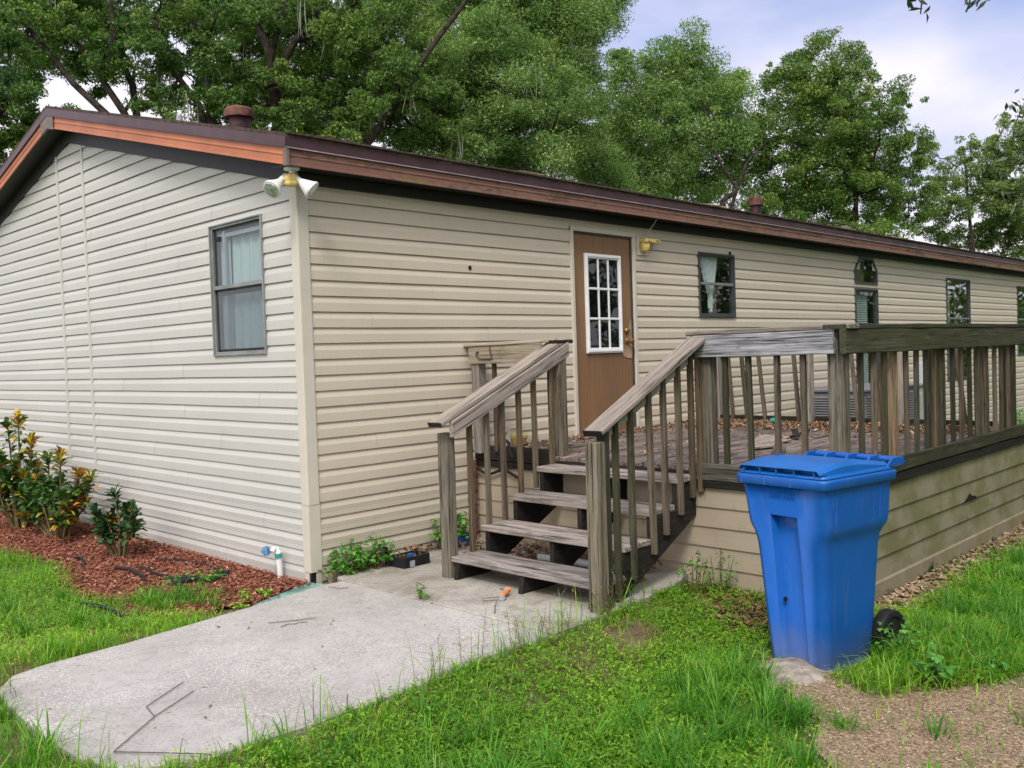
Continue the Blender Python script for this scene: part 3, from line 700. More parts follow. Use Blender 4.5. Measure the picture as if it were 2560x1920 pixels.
# door
dm = MB(); dm.box(2.985, 3.872, .006, .04, .815, 2.765); door = dm.build('door', M['door'], home, bevel=.003)
f = MB(); f.box(2.925, 2.968, -.030, 0, .80, 2.815); f.box(3.884, 3.930, -.030, 0, .80, 2.815); f.box(2.925, 3.930, -.031, 0, 2.772, 2.818); f.build('door_trim', M['trim'], home, bevel=.004)
f = MB(); f.box(2.968, 2.985, -.012, .03, .80, 2.772); f.box(3.872, 3.884, -.012, .03, .80, 2.772); f.box(2.968, 3.884, -.012, .03, 2.757, 2.772); f.box(2.968, 3.884, -.02, .05, .80, .815); f.build('door_jamb', M['framedk'], home)
f = MB(); x0, x1, z0, z1 = 3.143, 3.70, 1.615, 2.574
frame_rect(f, x0, x1, z0, z1, .046, -.006, .016); frame_rect(f, x0+.012, x1-.012, z0+.012, z1-.012, .02, .010, .024)
for k in (1, 2):
    xx = x0+.046+(x1-x0-.092)*k/3; f.box(xx-.011, xx+.011, -.012, .004, z0+.05, z1-.05)
    zz = z0+.046+(z1-z0-.092)*k/3; f.box(x0+.045, x1-.045, -.0125, .004, zz-.011, zz+.011)
dw = f.build('door_window', M['white'], door, bevel=.003)
pane('pane', x0+.04, x1-.04, z0+.04, z1-.04, .002, M['glassd'], 'x', dw)
b = MB(); b.box(x0+.02, x1-.02, .004, .0055, z0+.02, z1-.02); b.build('pane_backing', M['dark'], dw)
f = MB(); f.lathe([(.036, 0), (.036, .006), (.028, .014), (.013, .018), (.012, .04), (.024, .046), (.031, .058), (.029, .072), (.017, .08), (.001, .082)], (3.79, .006, 1.727), (.05, -1, 0), 20); f.build('door_knob', M['brass'], door, smooth=True)
f = MB(); f.lathe([(.034, 0), (.034, .01), (.026, .024), (.02, .027), (.001, .027)], (3.785, .006, 1.832), (0, -1, 0), 20); f.build('deadbolt', M['brass'], door, smooth=True)
f = MB(); f.add([(3.70, .0045, 1.60), (3.74, .002, 1.572), (3.80, -.001, 1.556), (3.855, -.002, 1.556), (3.868, -.001, 1.60), (3.868, .004, 1.95), (3.83, .0045, 1.90), (3.79, .0045, 1.75)], [tuple(range(8))]); f.build('peeling_veneer', M['peel'], door)
# hole left by a fitting
f = MB(); f.lathe([(.019, 0), (.019, .002), (.001, .002)], (1.635, -.0165, 2.363), (0, -1, 0), 14); f.build('wall_hole', M['dark'], home)
f = MB(); f.lathe([(.03, 0), (.028, .006), (.001, .008)], (4.262, -.012, 2.818), (0, -1, 0), 14); f.build('cover_plate', M['trim'], home)

# ---------------------------------------------------------------- lamps and boxes on the house
t = thing('floodlight', 'twin white floodlight with yellowed sensor under the roof corner', 'floodlight', (-.10, -.10, 2.955))
a = MB(); a.lathe([(.055, 0), (.055, -.012), (.03, -.02)], (-.10, -.10, 2.962), n=18); a.tube([(-.10, -.10, 2.95), (-.105, -.105, 2.915)], .018, 10); a.build('mount', M['white'], t, smooth=True)
a = MB(); a.lathe([(.001, .075), (.03, .073), (.047, .062), (.050, .045), (.050, .028), (.046, .026), (.050, .022), (.050, .002), (.044, -.008), (.001, -.008)], (-.115, -.115, 2.845), n=8); a.build('sensor', M['yellow'], t)
for s, pos, ax in ((0, (-.155, -.060, 2.885), (-.72, -.20, -.60)), (1, (-.090, -.140, 2.885), (.50, -.54, -.58))):
    a = MB(); ax = Vector(ax).normalized()
    a.lathe([(.020, -.05), (.022, .0), (.022, .03), (.031, .05), (.058, .115), (.066, .125), (.066, .138), (.058, .140)], pos, ax, 24)
    hd = a.build('lamp_head', M['white'], t, smooth=True)
    p = Vector(pos)+ax*.138
    a = MB(); a.lathe([(.058, -.003), (.052, .006), (.026, .012), (.001, .014)], p, ax, 20); a.build('lens', plain('lamp lens', (.66, .68, .68, 1), .15, .6, .5, var=.35, sc=40) if not s else bpy.data.materials['lamp lens'], hd, smooth=True)
    a = MB(); a.tube([(-.11, -.11, 2.90), (p-ax*.14)], .015, 8); a.build('lamp_arm', M['white'], t, smooth=True)
t = thing('wall_lamp', 'yellowed lamp holder on a white plate beside the brown door', 'wall lamp', (4.05, -.02, 2.69))
a = MB(); frame_rect(a, 3.968, 4.135, 2.60, 2.795, .018, .004, .030); a.box(3.98, 4.12, -.022, -.006, 2.61, 2.785); a.build('plate', M['trim'], t, bevel=.003)
a = MB(); a.box(4.0, 4.25, -.115, -.035, 2.722, 2.762); a.build('lamp_arm', M['yellow'], t, bevel=.008, seg=2)
a = MB(); a.lathe([(.05, .0), (.055, -.03), (.05, -.065), (.036, -.085), (.001, -.09)], (4.055, -.055, 2.722), n=20); a.build('lamp_cup', M['yellow'], t, smooth=True)
a = MB(); a.lathe([(.016, 0), (.016, -.012), (.001, -.012)], (4.05, -.108, 2.724), (0, -.3, -1), 10); a.build('socket', M['wire'], t)
a = MB()
for k in range(3): a.box(4.17+k*.022, 4.183+k*.022, -.1165, -.114, 2.735, 2.752)
a.build('vent_slots', M['wire'], t)
tag(MB().tube([(4.06, -.06, 2.78), (4.075, -.09, 2.84), (4.11, -.13, 2.90), (4.13, -.16, 2.965)], .006, 6).build('lamp_wire', M['pvc']), 'grey wire rising from the wall lamp to the soffit', 'wire')
t = thing('outlet_box', 'yellowed hooded outlet low on the wall behind the stair railing', 'outlet', (2.10, -.02, .90))
a = MB(); frame_rect(a, 2.02, 2.19, .80, 1.0, .018, .004, .034); a.box(2.03, 2.18, -.022, -.008, .81, .99); a.build('plate', M['trim'], t, bevel=.002)
a = MB(); a.add([(2.05, -.022, .93), (2.17, -.022, .93), (2.17, -.12, .93), (2.05, -.12, .93), (2.05, -.022, .90), (2.17, -.022, .90), (2.17, -.12, .905), (2.05, -.12, .905), (2.08, -.04, .82), (2.14, -.04, .82), (2.14, -.08, .82), (2.08, -.08, .82)],
    [(0, 1, 2, 3), (0, 4, 5, 1), (1, 5, 6, 2), (2, 6, 7, 3), (3, 7, 4, 0), (4, 8, 9, 5), (5, 9, 10, 6), (6, 10, 11, 7), (7, 11, 8, 4), (8, 11, 10, 9)]); a.build('hood', M['yellow'], t, bevel=.004)
t = thing('air_conditioner', 'grey louvred air conditioner standing between the deck and the wall', 'air conditioner', (8.2, -.5, 0))
a = MB(); a.box(7.36, 9.05, -.85, -.12, .08, 1.03); a.build('case', M['acgrey'], t, bevel=.01)
a = MB(); a.box(7.33, 9.08, -.88, -.09, 1.03, 1.07); a.build('top', M['acgrey'], t, bevel=.01)
a = MB()
for k in range(26): a.beam((7.48, -.862, .16+k*.032), (8.93, -.862, .16+k*.032), .02, .008, (0, -.7, 1))
for k in range(26): a.beam((7.352, -.78, .16+k*.032), (7.352, -.2, .16+k*.032), .02, .008, (-.7, 0, 1))
a.build('louvres', M['acgrey'], t)
a = MB(); a.box(7.3, 10.4, -.95, -.08, .0, .08); a.build('plinth', M['footing'], t)
t = thing('metal_cabinet', 'pale green metal cabinet standing right of the air conditioner', 'cabinet', (9.7, -.4, 0))
a = MB(); a.box(9.12, 10.28, -.62, -.10, .081, .99); a.build('case', M['acgreen'], t, bevel=.012)
a = MB(); a.box(9.2, 10.2, -.628, -.618, .16, .90); a.build('door_panel', M['acgreen'], t, bevel=.004)
a = MB(); a.box(9.10, 10.30, -.64, -.08, .99, 1.015); a.build('top', M['acgrey'], t, bevel=.005)
t = thing('meter_box', 'small pale blue grey electrical box on the wall near the cabinet', 'electrical box', (11.54, -.05, 1.0))
a = MB(); a.box(11.41, 11.68, -.14, -.005, .70, 1.30); a.build('case', M['panel'], t, bevel=.01)
a = MB(); a.box(11.43, 11.66, -.150, -.139, .74, 1.27); a.build('cover', M['panel'], t, bevel=.004)
a = MB(); a.box(11.44, 11.47, -.165, -.15, .96, 1.03); a.build('latch', M['dark'], t)

# ---------------------------------------------------------------- deck
DX0, DX1, DY, DZ = 1.65, 5.62, -3.2, .835
deck = thing('wooden_deck', 'raised weathered wooden deck with railings and lap board skirt', 'deck', (1.65, -3.2, 0))
a = MB(); y = DY+.02; k = 0
while y < -.03:
    wd = .138
    z = DZ-.02+random.uniform(-.004, .004)
    xs = [DX0-.015+random.uniform(-.01, .008), 3.9+random.uniform(-.6, .6), DX1]
    for p, q in zip(xs, xs[1:]):
        a.beam((p+.003, y+wd/2, z+random.uniform(-.003, .003)), (q-.003, y+wd/2, z+random.uniform(-.004, .004)), wd, .036, seg=6, warp=.0025)
    y += wd+.007
a.build('deck_floor', M['w_floor'], deck, bevel=.005)
def lap_boards(nm, along, a0, a1, face, laps, mt, lean=.016):
    """lap boards; laps = list of z of lower edges from the top"""
    for (z1, z0) in zip(laps, laps[1:]):
        m = MB(); n = 10
        for i in range(n):
            u0, u1 = a0+(a1-a0)*i/n, a0+(a1-a0)*(i+1)/n
            if along == 'y': m.add([(face-lean, u0, z0), (face-lean, u1, z0), (face-.003, u1, z1+.02), (face-.003, u0, z1+.02), (face, u0, z0), (face, u1, z0)], [(1, 0, 3, 2), (0, 1, 5, 4)], [(u0, z0*1+k_, 0) for k_ in (0,)]*0+[(u0, 0, z0), (u1, 0, z0), (u1, 0, z1), (u0, 0, z1), (u0, .01, z0), (u1, .01, z0)])
            else: m.add([(u0, face-lean, z0), (u1, face-lean, z0), (u1, face-.003, z1+.02), (u0, face-.003, z1+.02), (u0, face, z0), (u1, face, z0)], [(0, 1, 2, 3), (1, 0, 4, 5)], [(u0, 0, z0), (u1, 0, z0), (u1, 0, z1), (u0, 0, z1), (u0, .01, z0), (u1, .01, z0)])
        m.build(nm, mt, deck)
LAPS = [.70, .563, .43, .298, .16, -.02]
lap_boards('skirt_board', 'y', DY-.01, -.02, DX0, LAPS, M['board_l'])
lap_boards('skirt_board', 'x', DX0-.012, DX1, DY, [.705, .545, .405, .265, .12], M['board_f'], .02)
a = MB(); a.box(DX0-.03, DX1, DY-.035, DY+.10, -.05, .125, .004); a.build('footing', M['foot'], deck, bevel=.01)
# torn lap on the front skirt
a = MB(); a.add([(3.62, DY-.023, .40), (3.70, DY-.025, .43), (3.75, DY-.026, .46), (3.80, DY-.025, .435), (3.90, DY-.023, .42), (3.92, DY-.0235, .398)], [tuple(range(6))]); a.build('torn_lap', M['w_dark'], deck)
def timber(nm, p0, p1, wd, h, m, par=None, upv=(0, 0, 1), cut=None, bev=.004, warp=.0012, label=None, seg=5):
    return MB().beam(p0, p1, wd, h, upv, cut, seg, warp).build(nm, m, par or deck, bevel=bev, label=label)
# edge boards of the deck
timber('fascia_board', (DX0-.018, DY-.02, .80), (DX0-.018, -2.15, .80), .036, .115, M['w_edge'], bev=.005)
timber('fascia_board', (DX0-.018, DY-.02, .718), (DX0-.018, -2.12, .718), .03, .046, M['w_dark'])
timber('fascia_board', (DX0-.02, -.86, .825), (DX0-.02, -.02, .825), .038, .118, M['w_dark'], bev=.006)
timber('fascia_board', (DX0-.012, -.90, .735), (DX0-.012, -.02, .735), .03, .06, M['w_dark'], bev=.005)
timber('fascia_board', (DX0-.012, -2.15, .775), (DX0-.012, -.88, .775), .03, .05, M['w_dark'])
timber('fascia_board', (DX0-.02, DY-.022, .825), (DX1, DY-.022, .835), .036, .095, M['w_green'], bev=.006, warp=.003, seg=12)
timber('fascia_board', (DX0-.02, DY-.016, .738), (DX1, DY-.016, .750), .03, .062, M['w_dark'], bev=.004, seg=8)
# floor joists under the edge
# left rail: post by the stairs, corner post, beam, cap
def post(x, y, z0, z1, m, s=.092, nm='post', par=None, lean=(0, 0)): return timber(nm, (x, y, z0), (x+lean[0], y+lean[1], z1), s, s, m, par, (1, 0, 0), bev=.006, seg=8)
post(1.698, -2.248, .66, 1.71, M['w_post'], .086)
post(1.712, -3.15, .72, 1.71, M['w_post'], .098)
post(1.695, -.91, .70, 1.69, M['w_post'], .092)
timber('post_cap', (1.64, -.905, 1.714), (1.83, -.905, 1.714), .10, .028, M['w_dark'])
timber('rail', (DX0-.02, -2.20, 1.638), (DX0-.02, -3.165, 1.638), .038, .145, M['w_beam'], bev=.004)
timber('rail_cap', (DX0+.05, -2.12, 1.727), (DX0+.05, -3.26, 1.727), .15, .032, M['w_grey'], bev=.006)
for y, ln in ((-2.40, .0), (-2.582, .012), (-2.767, -.006), (-2.95, .004)):
    timber('baluster', (DX0+.012, y, .76), (DX0+.012, y+ln, 1.60), .034, .034, M['w_green' if y > -2.6 else 'w_brown'], None, (1, 0, 0))
timber('baluster', (DX0-.02, -2.215, .66), (DX0-.02, -2.21, 1.60), .036, .036, M['w_brown'], None, (1, 0, 0))
# front rail
timber('rail', (DX0-.035, DY-.02, 1.637), (DX1+.1, DY-.02, 1.645), .04, .150, M['w_green'], bev=.005, warp=.003, seg=14)
timber('rail_cap', (DX0-.03, DY+.03, 1.726), (DX1+.1, DY+.03, 1.738), .15, .032, M['w_green'], bev=.006, seg=14, warp=.003)
for x, s, m in ((2.47, .09, 'w_orange'), (3.345, .09, 'w_green'), (4.32, .09, 'w_brown'), (5.03, .095, 'w_green')):
    post(x, DY+.055, .72, 1.71, M[m], s)
for i, x in enumerate((1.94, 2.12, 2.29, 2.655, 2.83, 3.01, 3.17, 3.536, 3.714, 3.90, 4.09, 4.51, 4.67, 4.86)):
    timber('baluster', (x+random.uniform(-.006, .006), DY+.012, .80), (x+random.uniform(-.008, .008), DY+.012, 1.60), .031, .031, M[('w_green', 'w_brown', 'w_green', 'w_brown', 'w_green')[i % 5]], None, (1, 0, 0))
# far end rail, leaning balusters
timber('rail', (5.10, -.15, 1.60), (5.10, DY+.08, 1.60), .04, .12, M['w_brown'])
timber('rail_cap', (5.10, -.12, 1.70), (5.10, DY+.08, 1.70), .14, .03, M['w_grey'])
timber('bottom_rail', (5.10, -.18, .865), (5.10, -3.0, .865), .05, .075, M['w_dark'])
post(5.10, -.21, .8, 1.68, M['w_grey']); post(5.02, -1.30, .76, 1.68, M['w_grey'], .10); post(5.08, -2.2, .8, 1.68, M['w_grey'], .09)
for k, y in enumerate((-.36, -.52, -.72, -1.12, -1.50, -1.72, -1.95, -2.45, -2.7)):
    timber('baluster', (5.085, y-.05-.01*(k % 3), .86), (5.085, y, 1.6), .036, .036, M['w_brown'], None, (1, 0, 0))
# short rail between the stairs and the house
post(1.60, -.115, .82, 1.57, M['w_rail'], .09)
timber('rail', (1.56, -.06, 1.632), (1.56, -.86, 1.632), .036, .145, M['w_pale'], bev=.003)
timber('rail_cap', (1.60, -.015, 1.716), (1.60, -.87, 1.722), .14, .024, M['w_pale'], bev=.004)
timber('baluster', (1.60, -.305, .84), (1.60, -.30, 1.57), .034, .034, M['w_brown'], None, (1, 0, 0))
# ---------------------------------------------------------------- stairs
st = thing('wooden_stairs', 'four step open stairs with two sloping handrails up to the deck', 'stairs', (.5, -1.55, .1))
YL, YR = -.93, -2.14
TR = [(.53, .25), (.818, .423), (1.108, .602), (1.40, .778)]
for i, (x, z) in enumerate(TR):
    m = MB(); w_ = .142 if i < 3 else .135
    for k in range(2):
        xx = x+k*(w_+.006)+w_/2
        if i == 3 and k == 1: w_ = .11; xx = x+.141+.055
        m.beam((xx, YL+.03, z-.019+random.uniform(-.002, .002)), (xx, YR-.03+random.uniform(-.01, .01), z-.019), w_, .038, seg=6, warp=.0018)
    m.build('tread', M['w_tread'], st, bevel=.007, seg=2)
for y in (-.955, -1.565, -2.145):
    # sawtooth stringer
    P_ = [(.515, .10)]; zt_ = [z-.0385 for _, z in TR]
    for i, (x, z) in enumerate(TR):
        P_ += [(x+.012, zt_[i]), (x+.30 if i < 3 else 1.64, zt_[i])]
    lo = [(1.64, .50), (.83, .10)]
    P_ = [(.515, .10), (.542, .2115)]+[q for i in range(4) for q in ([(TR[i][0]+.012, zt_[i])] if i else [])+[((TR[i+1][0]+.012) if i < 3 else 1.64, zt_[i])]]+lo
    m = MB(); n = len(P_)
    tri = [(0, 1, 2), ]
    m.prism(P_, 1, y-.019, y+.019); m.build('stringer', M['w_dark'], st, bevel=.003)
def nr(x, y, z1, m): return timber('newel_post', (x, y, .095), (x, y, z1), .088, .088, m, st, (1, 0, 0), bev=.006, seg=8)
nr(.562, -.855, 1.10, M['w_post']); nr(.517, -2.215, 1.10, M['w_post'])
# handrails: edge board and flat cap
def hand(y, yc, x0, z0, x1, z1, bw):
    d = Vector((x1-x0, 0, z1-z0)).normalized()
    timber('handrail_board', (x0+.09, y, z0+.04-.078), (x1+.02, y, z1-.070), .036, .100, M['w_rail'], st, cut='v', bev=.004)
    timber('handrail_cap', (x0, yc, z0), (x1, yc, z1), bw, .034, M['w_rail'], st, bev=.006, warp=.002, seg=8)
    p_ = Vector((x0, yc, z0)); timber('end_grain', p_-d*.006, p_+d*.004, bw+.002, .0355, M['w_dark'], st, bev=.004, seg=1)
hand(-.945, -.885, .44, 1.165, 1.75, 1.728, .135)
hand(-2.165, -2.215, .50, 1.15, 1.73, 1.737, .140)
def railz(x, x0, z0, x1, z1): return z0+(z1-z0)*(x-x0)/(x1-x0)
for x in (.735, .905, 1.07, 1.245, 1.41):
    z = railz(x, .44, 1.165, 1.75, 1.728)-.07
    sz = max([zz for xx, zz in TR if xx < x+.02])
    timber('baluster', (x, -.905, sz-.16), (x+random.uniform(-.005, .005), -.905, z), .036, .036, M['w_brown'], st, (1, 0, 0))
timber('baluster', (1.60, -.905, .74), (1.60, -.905, 1.62), .036, .036, M['w_brown'], st, (1, 0, 0))
for x, ln in ((.745, 0), (.90, .0), (1.09, -.03), (1.255, 0), (1.425, .0), (1.575, 0)):
    z = railz(x, .50, 1.15, 1.73, 1.737)-.04
    bz = .115+max(0, (x-.75))*.62
    timber('baluster', (x-ln, -2.185, bz), (x, -2.185, z), .036, .036, M['w_green' if x < 1 else 'w_brown'], st, (1, 0, 0))
m = MB(); m.beam((.605, -2.205, .1), (.605, -2.205, 1.15), .055, .06, (1, 0, 0)); m.build('post_brace', M['w_green'], st, bevel=.004)

# hook and bits hanging on the railing
tag(MB().tube([(1.535, -.32, 1.715), (1.532, -.325, 1.66), (1.535, -.345, 1.60), (1.532, -.30, 1.598), (1.532, -.20, 1.602), (1.532, -.165, 1.625), (1.532, -.165, 1.65), (1.532, -.19, 1.658)], .006, 6).build('wire_hook', M['wire']), 'bent black wire hook hanging on the pale board by the house', 'hook')
tag(MB().tube([(1.58, -.35, .70), (1.575, -.36, .86), (1.575, -.38, .925), (1.575, -.42, .945), (1.575, -.46, .925), (1.575, -.475, .86), (1.58, -.5, .80)], .013, 8).build('black_hose', M['dark']), 'black hose looped over the dark edge board left of the stairs', 'hose')
tag(MB().tube([(1.60, -.03, .70), (1.60, -.15, .655), (1.605, -.22, .655), (1.61, -.36, .70), (1.612, -.52, .64)], .012, 8).build('black_hose', M['dark']), 'sagging black hose below the edge board left of the stairs', 'hose')
tag(MB().tube([(1.57, -.055, .76), (1.565, -.05, .45), (1.57, -.05, .08)], .02, 10).build('rusty_pipe', M['clayrust']), 'rusty upright pipe at the house end of the deck', 'pipe')
# small things under and on the stairs and deck
for i, (x, y, dx, dy) in enumerate(((1.18, -1.12, .05, -.16), (1.22, -1.40, .02, -.15), (1.24, -1.60, .02, -.10))):
    lb = ('white pipe offcut leftmost on the ground under the stairs', 'white pipe offcut in the middle on the ground under the stairs', 'short white pipe offcut behind the middle stringer')[i]
    a = MB(); n = 12; p0 = Vector((x, y, .16)); p1 = Vector((x+dx, y+dy, .155)); a.tube([p0, p1], .026, 14, False); a.tube([p1, p0], .021, 14, False)
    o = a.build('pipe_offcut', M['white'], smooth=True); tag(o, lb, 'pipe', 'white pipe pieces under the stairs')
a = MB(); a.box(1.05, 1.30, -2.0, -1.0, .05, .125, .015); tag(a.build('stone_edging', M['footing'], bevel=.02), 'dark stone edging on the ground beneath the stairs', 'stone edging')
t = thing('plant_tray', 'black broken plastic tray of dead leaves on the pad by the wall', 'tray', (.62, -.33, .1))
a = MB()
for p0, p1 in (((-.11, -.08), (.13, -.08)), ((.13, -.08), (.13, .08)), ((.13, .08), (-.11, .08)), ((-.11, .08), (-.11, -.08))):
    a.beam((.62+p0[0], -.33+p0[1], .14), (.62+p1[0], -.33+p1[1], .14), .016, .075)
a.box(.51, .75, -.41, -.25, .101, .108); a.beam((.50, -.24, .10), (.49, -.22, .24), .06, .012, (1, 0, 0)); a.build('tray_body', M['dark'], t, bevel=.006)
c = np.column_stack([rng.uniform(.53, .73, 90), rng.uniform(-.40, -.26, 90), rng.uniform(.12, .175, 90)])
npmesh('dead_leaves', leaves(c, rng.uniform(.03, .06, 90), rng.uniform(.012, .03, 90)), 4, rng.random(90), M['litter'], t)
a = MB(); a.box(.56, .60, -.425, -.41, .105, .15); a.build('clip', M['pvc'], t)
a = MB(); a.box(.62, .66, -.35, -.31, .15, .18); a.build('blue_scrap', M['blue'], t)
a = MB(); a.box(1.26, 1.42, -.20, -.08, .105, .19); a.box(1.28, 1.40, -.19, -.09, .19, .20); tag(a.build('blue_crate', M['blue'], bevel=.012), 'blue plastic box on the ground behind the left stair newel', 'box')
t = thing('broken_trowel', 'broken orange and grey scrap with wire lying before the lowest step', 'scrap', (.33, -1.56, .1))
a = MB(); a.add([(.37, -1.52, .105), (.46, -1.495, .12), (.475, -1.535, .125), (.375, -1.565, .11), (.37, -1.52, .12), (.46, -1.495, .15), (.475, -1.535, .155), (.375, -1.565, .13)], [(4, 5, 6, 7), (0, 1, 5, 4), (1, 2, 6, 5), (2, 3, 7, 6), (3, 0, 4, 7)]); a.build('orange_piece', M['rbrick'], t, bevel=.01)
a = MB(); a.add([(.32, -1.555, .102), (.365, -1.54, .105), (.375, -1.59, .105), (.325, -1.605, .102), (.325, -1.56, .12), (.362, -1.545, .128), (.37, -1.585, .125), (.33, -1.60, .117)], [(4, 5, 6, 7), (0, 1, 5, 4), (1, 2, 6, 5), (2, 3, 7, 6), (3, 0, 4, 7)]); a.build('grey_piece', M['slate'], t, bevel=.01)
a = MB(); a.tube([(.33, -1.56, .12), (.25, -1.50, .12), (.22, -1.54, .115), (.28, -1.60, .12), (.20, -1.66, .11), (.10, -1.76, .106)], .003, 6); a.build('wire', M['twig'], t)
tag(MB().lathe([(.001, 0), (.03, .008), (.042, .03), (.042, .045), (.03, .072), (.001, .08)], (4.90, -.98, .82), n=18).build('toy_ball', M['tealb'], smooth=True), 'teal ball among dead leaves on the deck', 'ball')
a = MB(); a.add([(2.62, -2.05, .845), (3.05, -1.75, .845), (3.60, -1.60, .845), (3.55, -1.86, .845), (3.3, -1.9, .845), (3.28, -2.0, .845), (3.0, -2.0, .845), (2.95, -2.12, .845)], [tuple(range(8))])
o = MB().prism([(2.62, -2.05), (2.95, -2.14), (3.0, -2.02), (3.28, -2.02), (3.3, -1.92), (3.55, -1.88), (3.60, -1.60), (3.05, -1.75)], 2, .846, .862).build('plywood_scrap', M['w_grey'], bevel=.002); tag(o, 'notched plywood scrap lying on the deck floor', 'plywood')
a = MB(); a.beam((3.45, -1.98, .87), (3.75, -1.80, .90), .05, .012); a.beam((3.5, -1.9, .86), (3.72, -1.95, .90), .03, .012); tag(a.build('wood_splinters', M['w_dark']), 'dark wood splinters beside the plywood scrap', 'wood scrap')
for i, (p, q) in enumerate((((2.05, -2.55, .86), (2.75, -2.2, .875)), ((1.75, -2.9, .855), (2.5, -2.62, .868)))):
    o = MB().beam(p, q, .09, .02, seg=3, warp=.004).build('loose_board', M['w_floor'], bevel=.003); tag(o, ('loose board curling up on the deck behind the railing', 'loose board near the deck corner post')[i], 'board', 'loose boards on the deck')

# ---------------------------------------------------------------- recycling bin
bx, by, ba = .53, -3.375, R(-9.5)
bn = thing('recycling_bin', 'blue wheeled recycling bin with closed lid standing in the grass', 'bin', (bx, by, 0), ba)
MW = Matrix.Translation((bx, by, 0)) @ Matrix.Rotation(ba, 4, 'Z')
def bw_(vs): return [tuple(MW @ Vector(v)) for v in vs]
def ring(z, x0, x1, hw, r, nd, ny0=.085, ny1=-.075, ns=0.):
    """outline at height z: front at x0, back x1, half width hw, corner radius r, notch depth nd between ny0 and ny1 on the front"""
    p = []
    def arc(cx, cy, a0, a1, n=5):
        for i in range(n+1):
            a = a0+(a1-a0)*i/n; p.append((cx+r*math.cos(a), cy+r*math.sin(a), z))
    # start at the front left (+y) going to -y along the front
    p += [(x0, hw-r, z)]
    p += [(x0, ny0, z), (x0+nd, ny0-.012*(nd > .001), z), (x0+nd, ny1+.008*(nd > .001), z), (x0, ny1, z)]
    arc(x0+r, -hw+r, math.pi, 1.5*math.pi); 
    ym = -hw+ns
    p += [(x0+(x1-x0)*.34, -hw, z), (x0+(x1-x0)*.66, -hw, z)]
    arc(x1-r, -hw+r, 1.5*math.pi, 2*math.pi); arc(x1-r, hw-r, 0, .5*math.pi)
    p += [(x0+(x1-x0)*.66, hw, z), (x0+(x1-x0)*.34, hw, z)]
    arc(x0+r, hw-r, .5*math.pi, math.pi)
    return p
S = [(.00, .115, .50, .170, .045, .040), (.03, .105, .515, .178, .05, .042), (.30, .082, .535, .192, .05, .046), (.55, .062, .550, .205, .05, .046), (.60, .056, .554, .207, .05, .046), (.645, .050, .560, .213, .05, .046), (.675, .046, .570, .224, .05, .046), (.70, .043, .580, .239, .05, .046),
     (.725, .040, .585, .244, .045, .046), (.765, .036, .587, .246, .04, .046), (.772, .035, .587, .246, .04, .0), (.80, .032, .588, .247, .04, 0), (.93, .012, .592, .252, .035, 0)]
vs = []; fs = []; n = None
for s in S:
    r_ = ring(*s); n = len(r_); vs += r_
for i in range(len(S)-1):
    for k in range(n): fs.append((i*n+k, i*n+(k+1) % n, (i+1)*n+(k+1) % n, (i+1)*n+k))
fs.append(tuple(range(n-1, -1, -1)))
body = MB().add(bw_(vs), fs).build('bin_body', M['blue'], bn, bevel=.006, seg=2, smooth=True)
def bput(nm, vs, fs, m, par=bn, **k): return MB().add(bw_(vs), fs).build(nm, m, par, **k)
def bbox(mb, x0, x1, y0, y1, z0, z1):
    mb.add(bw_([(x, y, z) for z in (z0, z1) for y in (y0, y1) for x in (x0, x1)]), [(0, 2, 3, 1), (4, 5, 7, 6), (0, 1, 5, 4), (2, 6, 7, 3), (0, 4, 6, 2), (1, 3, 7, 5)])
a = MB()
for sx_ in (.10, .47):
    a.add(bw_([(sx_, -.246, .93), (sx_+.012, -.246, .93), (sx_+.010, -.246, .735), (sx_+.003, -.246, .735), (sx_+.004, -.258, .93), (sx_+.009, -.258, .93), (sx_+.006, -.249, .735)]), [(0, 4, 6, 3), (4, 5, 6), (5, 1, 2, 6)])
a.build('side_rib', M['blue'], body)
a = MB()   # faint raised marks moulded below the rim
for k in range(9):
    if k == 4: continue
    y = .07-.0165*k; a.add(bw_([(.0175, y, .868), (.0175, y-.009, .868), (.0135, y-.009, .894), (.0135, y, .894), (.0165, y-.003, .866), (.0165, y-.006, .866), (.012, y-.006, .89), (.012, y-.003, .89)]), [(0, 1, 2, 3), (4, 5, 6, 7), (0, 4, 7, 3), (1, 2, 6, 5)])
a.build('moulded_marks', M['blue'], body)
a = MB(); a.lathe([(.013, 0), (.013, .003), (.001, .003)], tuple(MW @ Vector((.105, .06, .33))), tuple(MW.to_3x3() @ Vector((-.3, -1, 0))), 12); a.build('drain_hole', M['dark'], body)
# rim
vs = []; S2 = [(.925, .0, .60, .262, .04, 0), (.925, -.012, .612, .274, .045, 0), (.965, -.016, .616, .278, .045, 0), (.975, -.010, .610, .270, .045, 0), (.975, .0, .60, .262, .04, 0)]
for s in S2: vs += ring(*s)
n = len(ring(*S2[0])); fs = [((i*n+k), i*n+(k+1) % n, ((i+1) % 5)*n+(k+1) % n, ((i+1) % 5)*n+k) for i in range(5) for k in range(n)]
bput('rim', vs, fs, M['blue'], body, bevel=.004, smooth=True)
# lid: base sheet, raised panel, ledge with ribs
def rr(x0, x1, hw, r, z): return [q for q in ring(z, x0, x1, hw, r, 0)]
vs = []; L_ = [(.0, .585, .262, .04, .978), (.0, .585, .262, .04, .990), (.035, .575, .235, .04, .994)]
for s in L_: vs += rr(*s)
n = len(rr(*L_[0])); fs = [(i*n+k, i*n+(k+1) % n, (i+1)*n+(k+1) % n, (i+1)*n+k) for i in range(2) for k in range(n)]+[tuple(range(2*n, 3*n))]
lid = bput('lid', vs, fs, M['bluelid'], bn, bevel=.003, smooth=True)
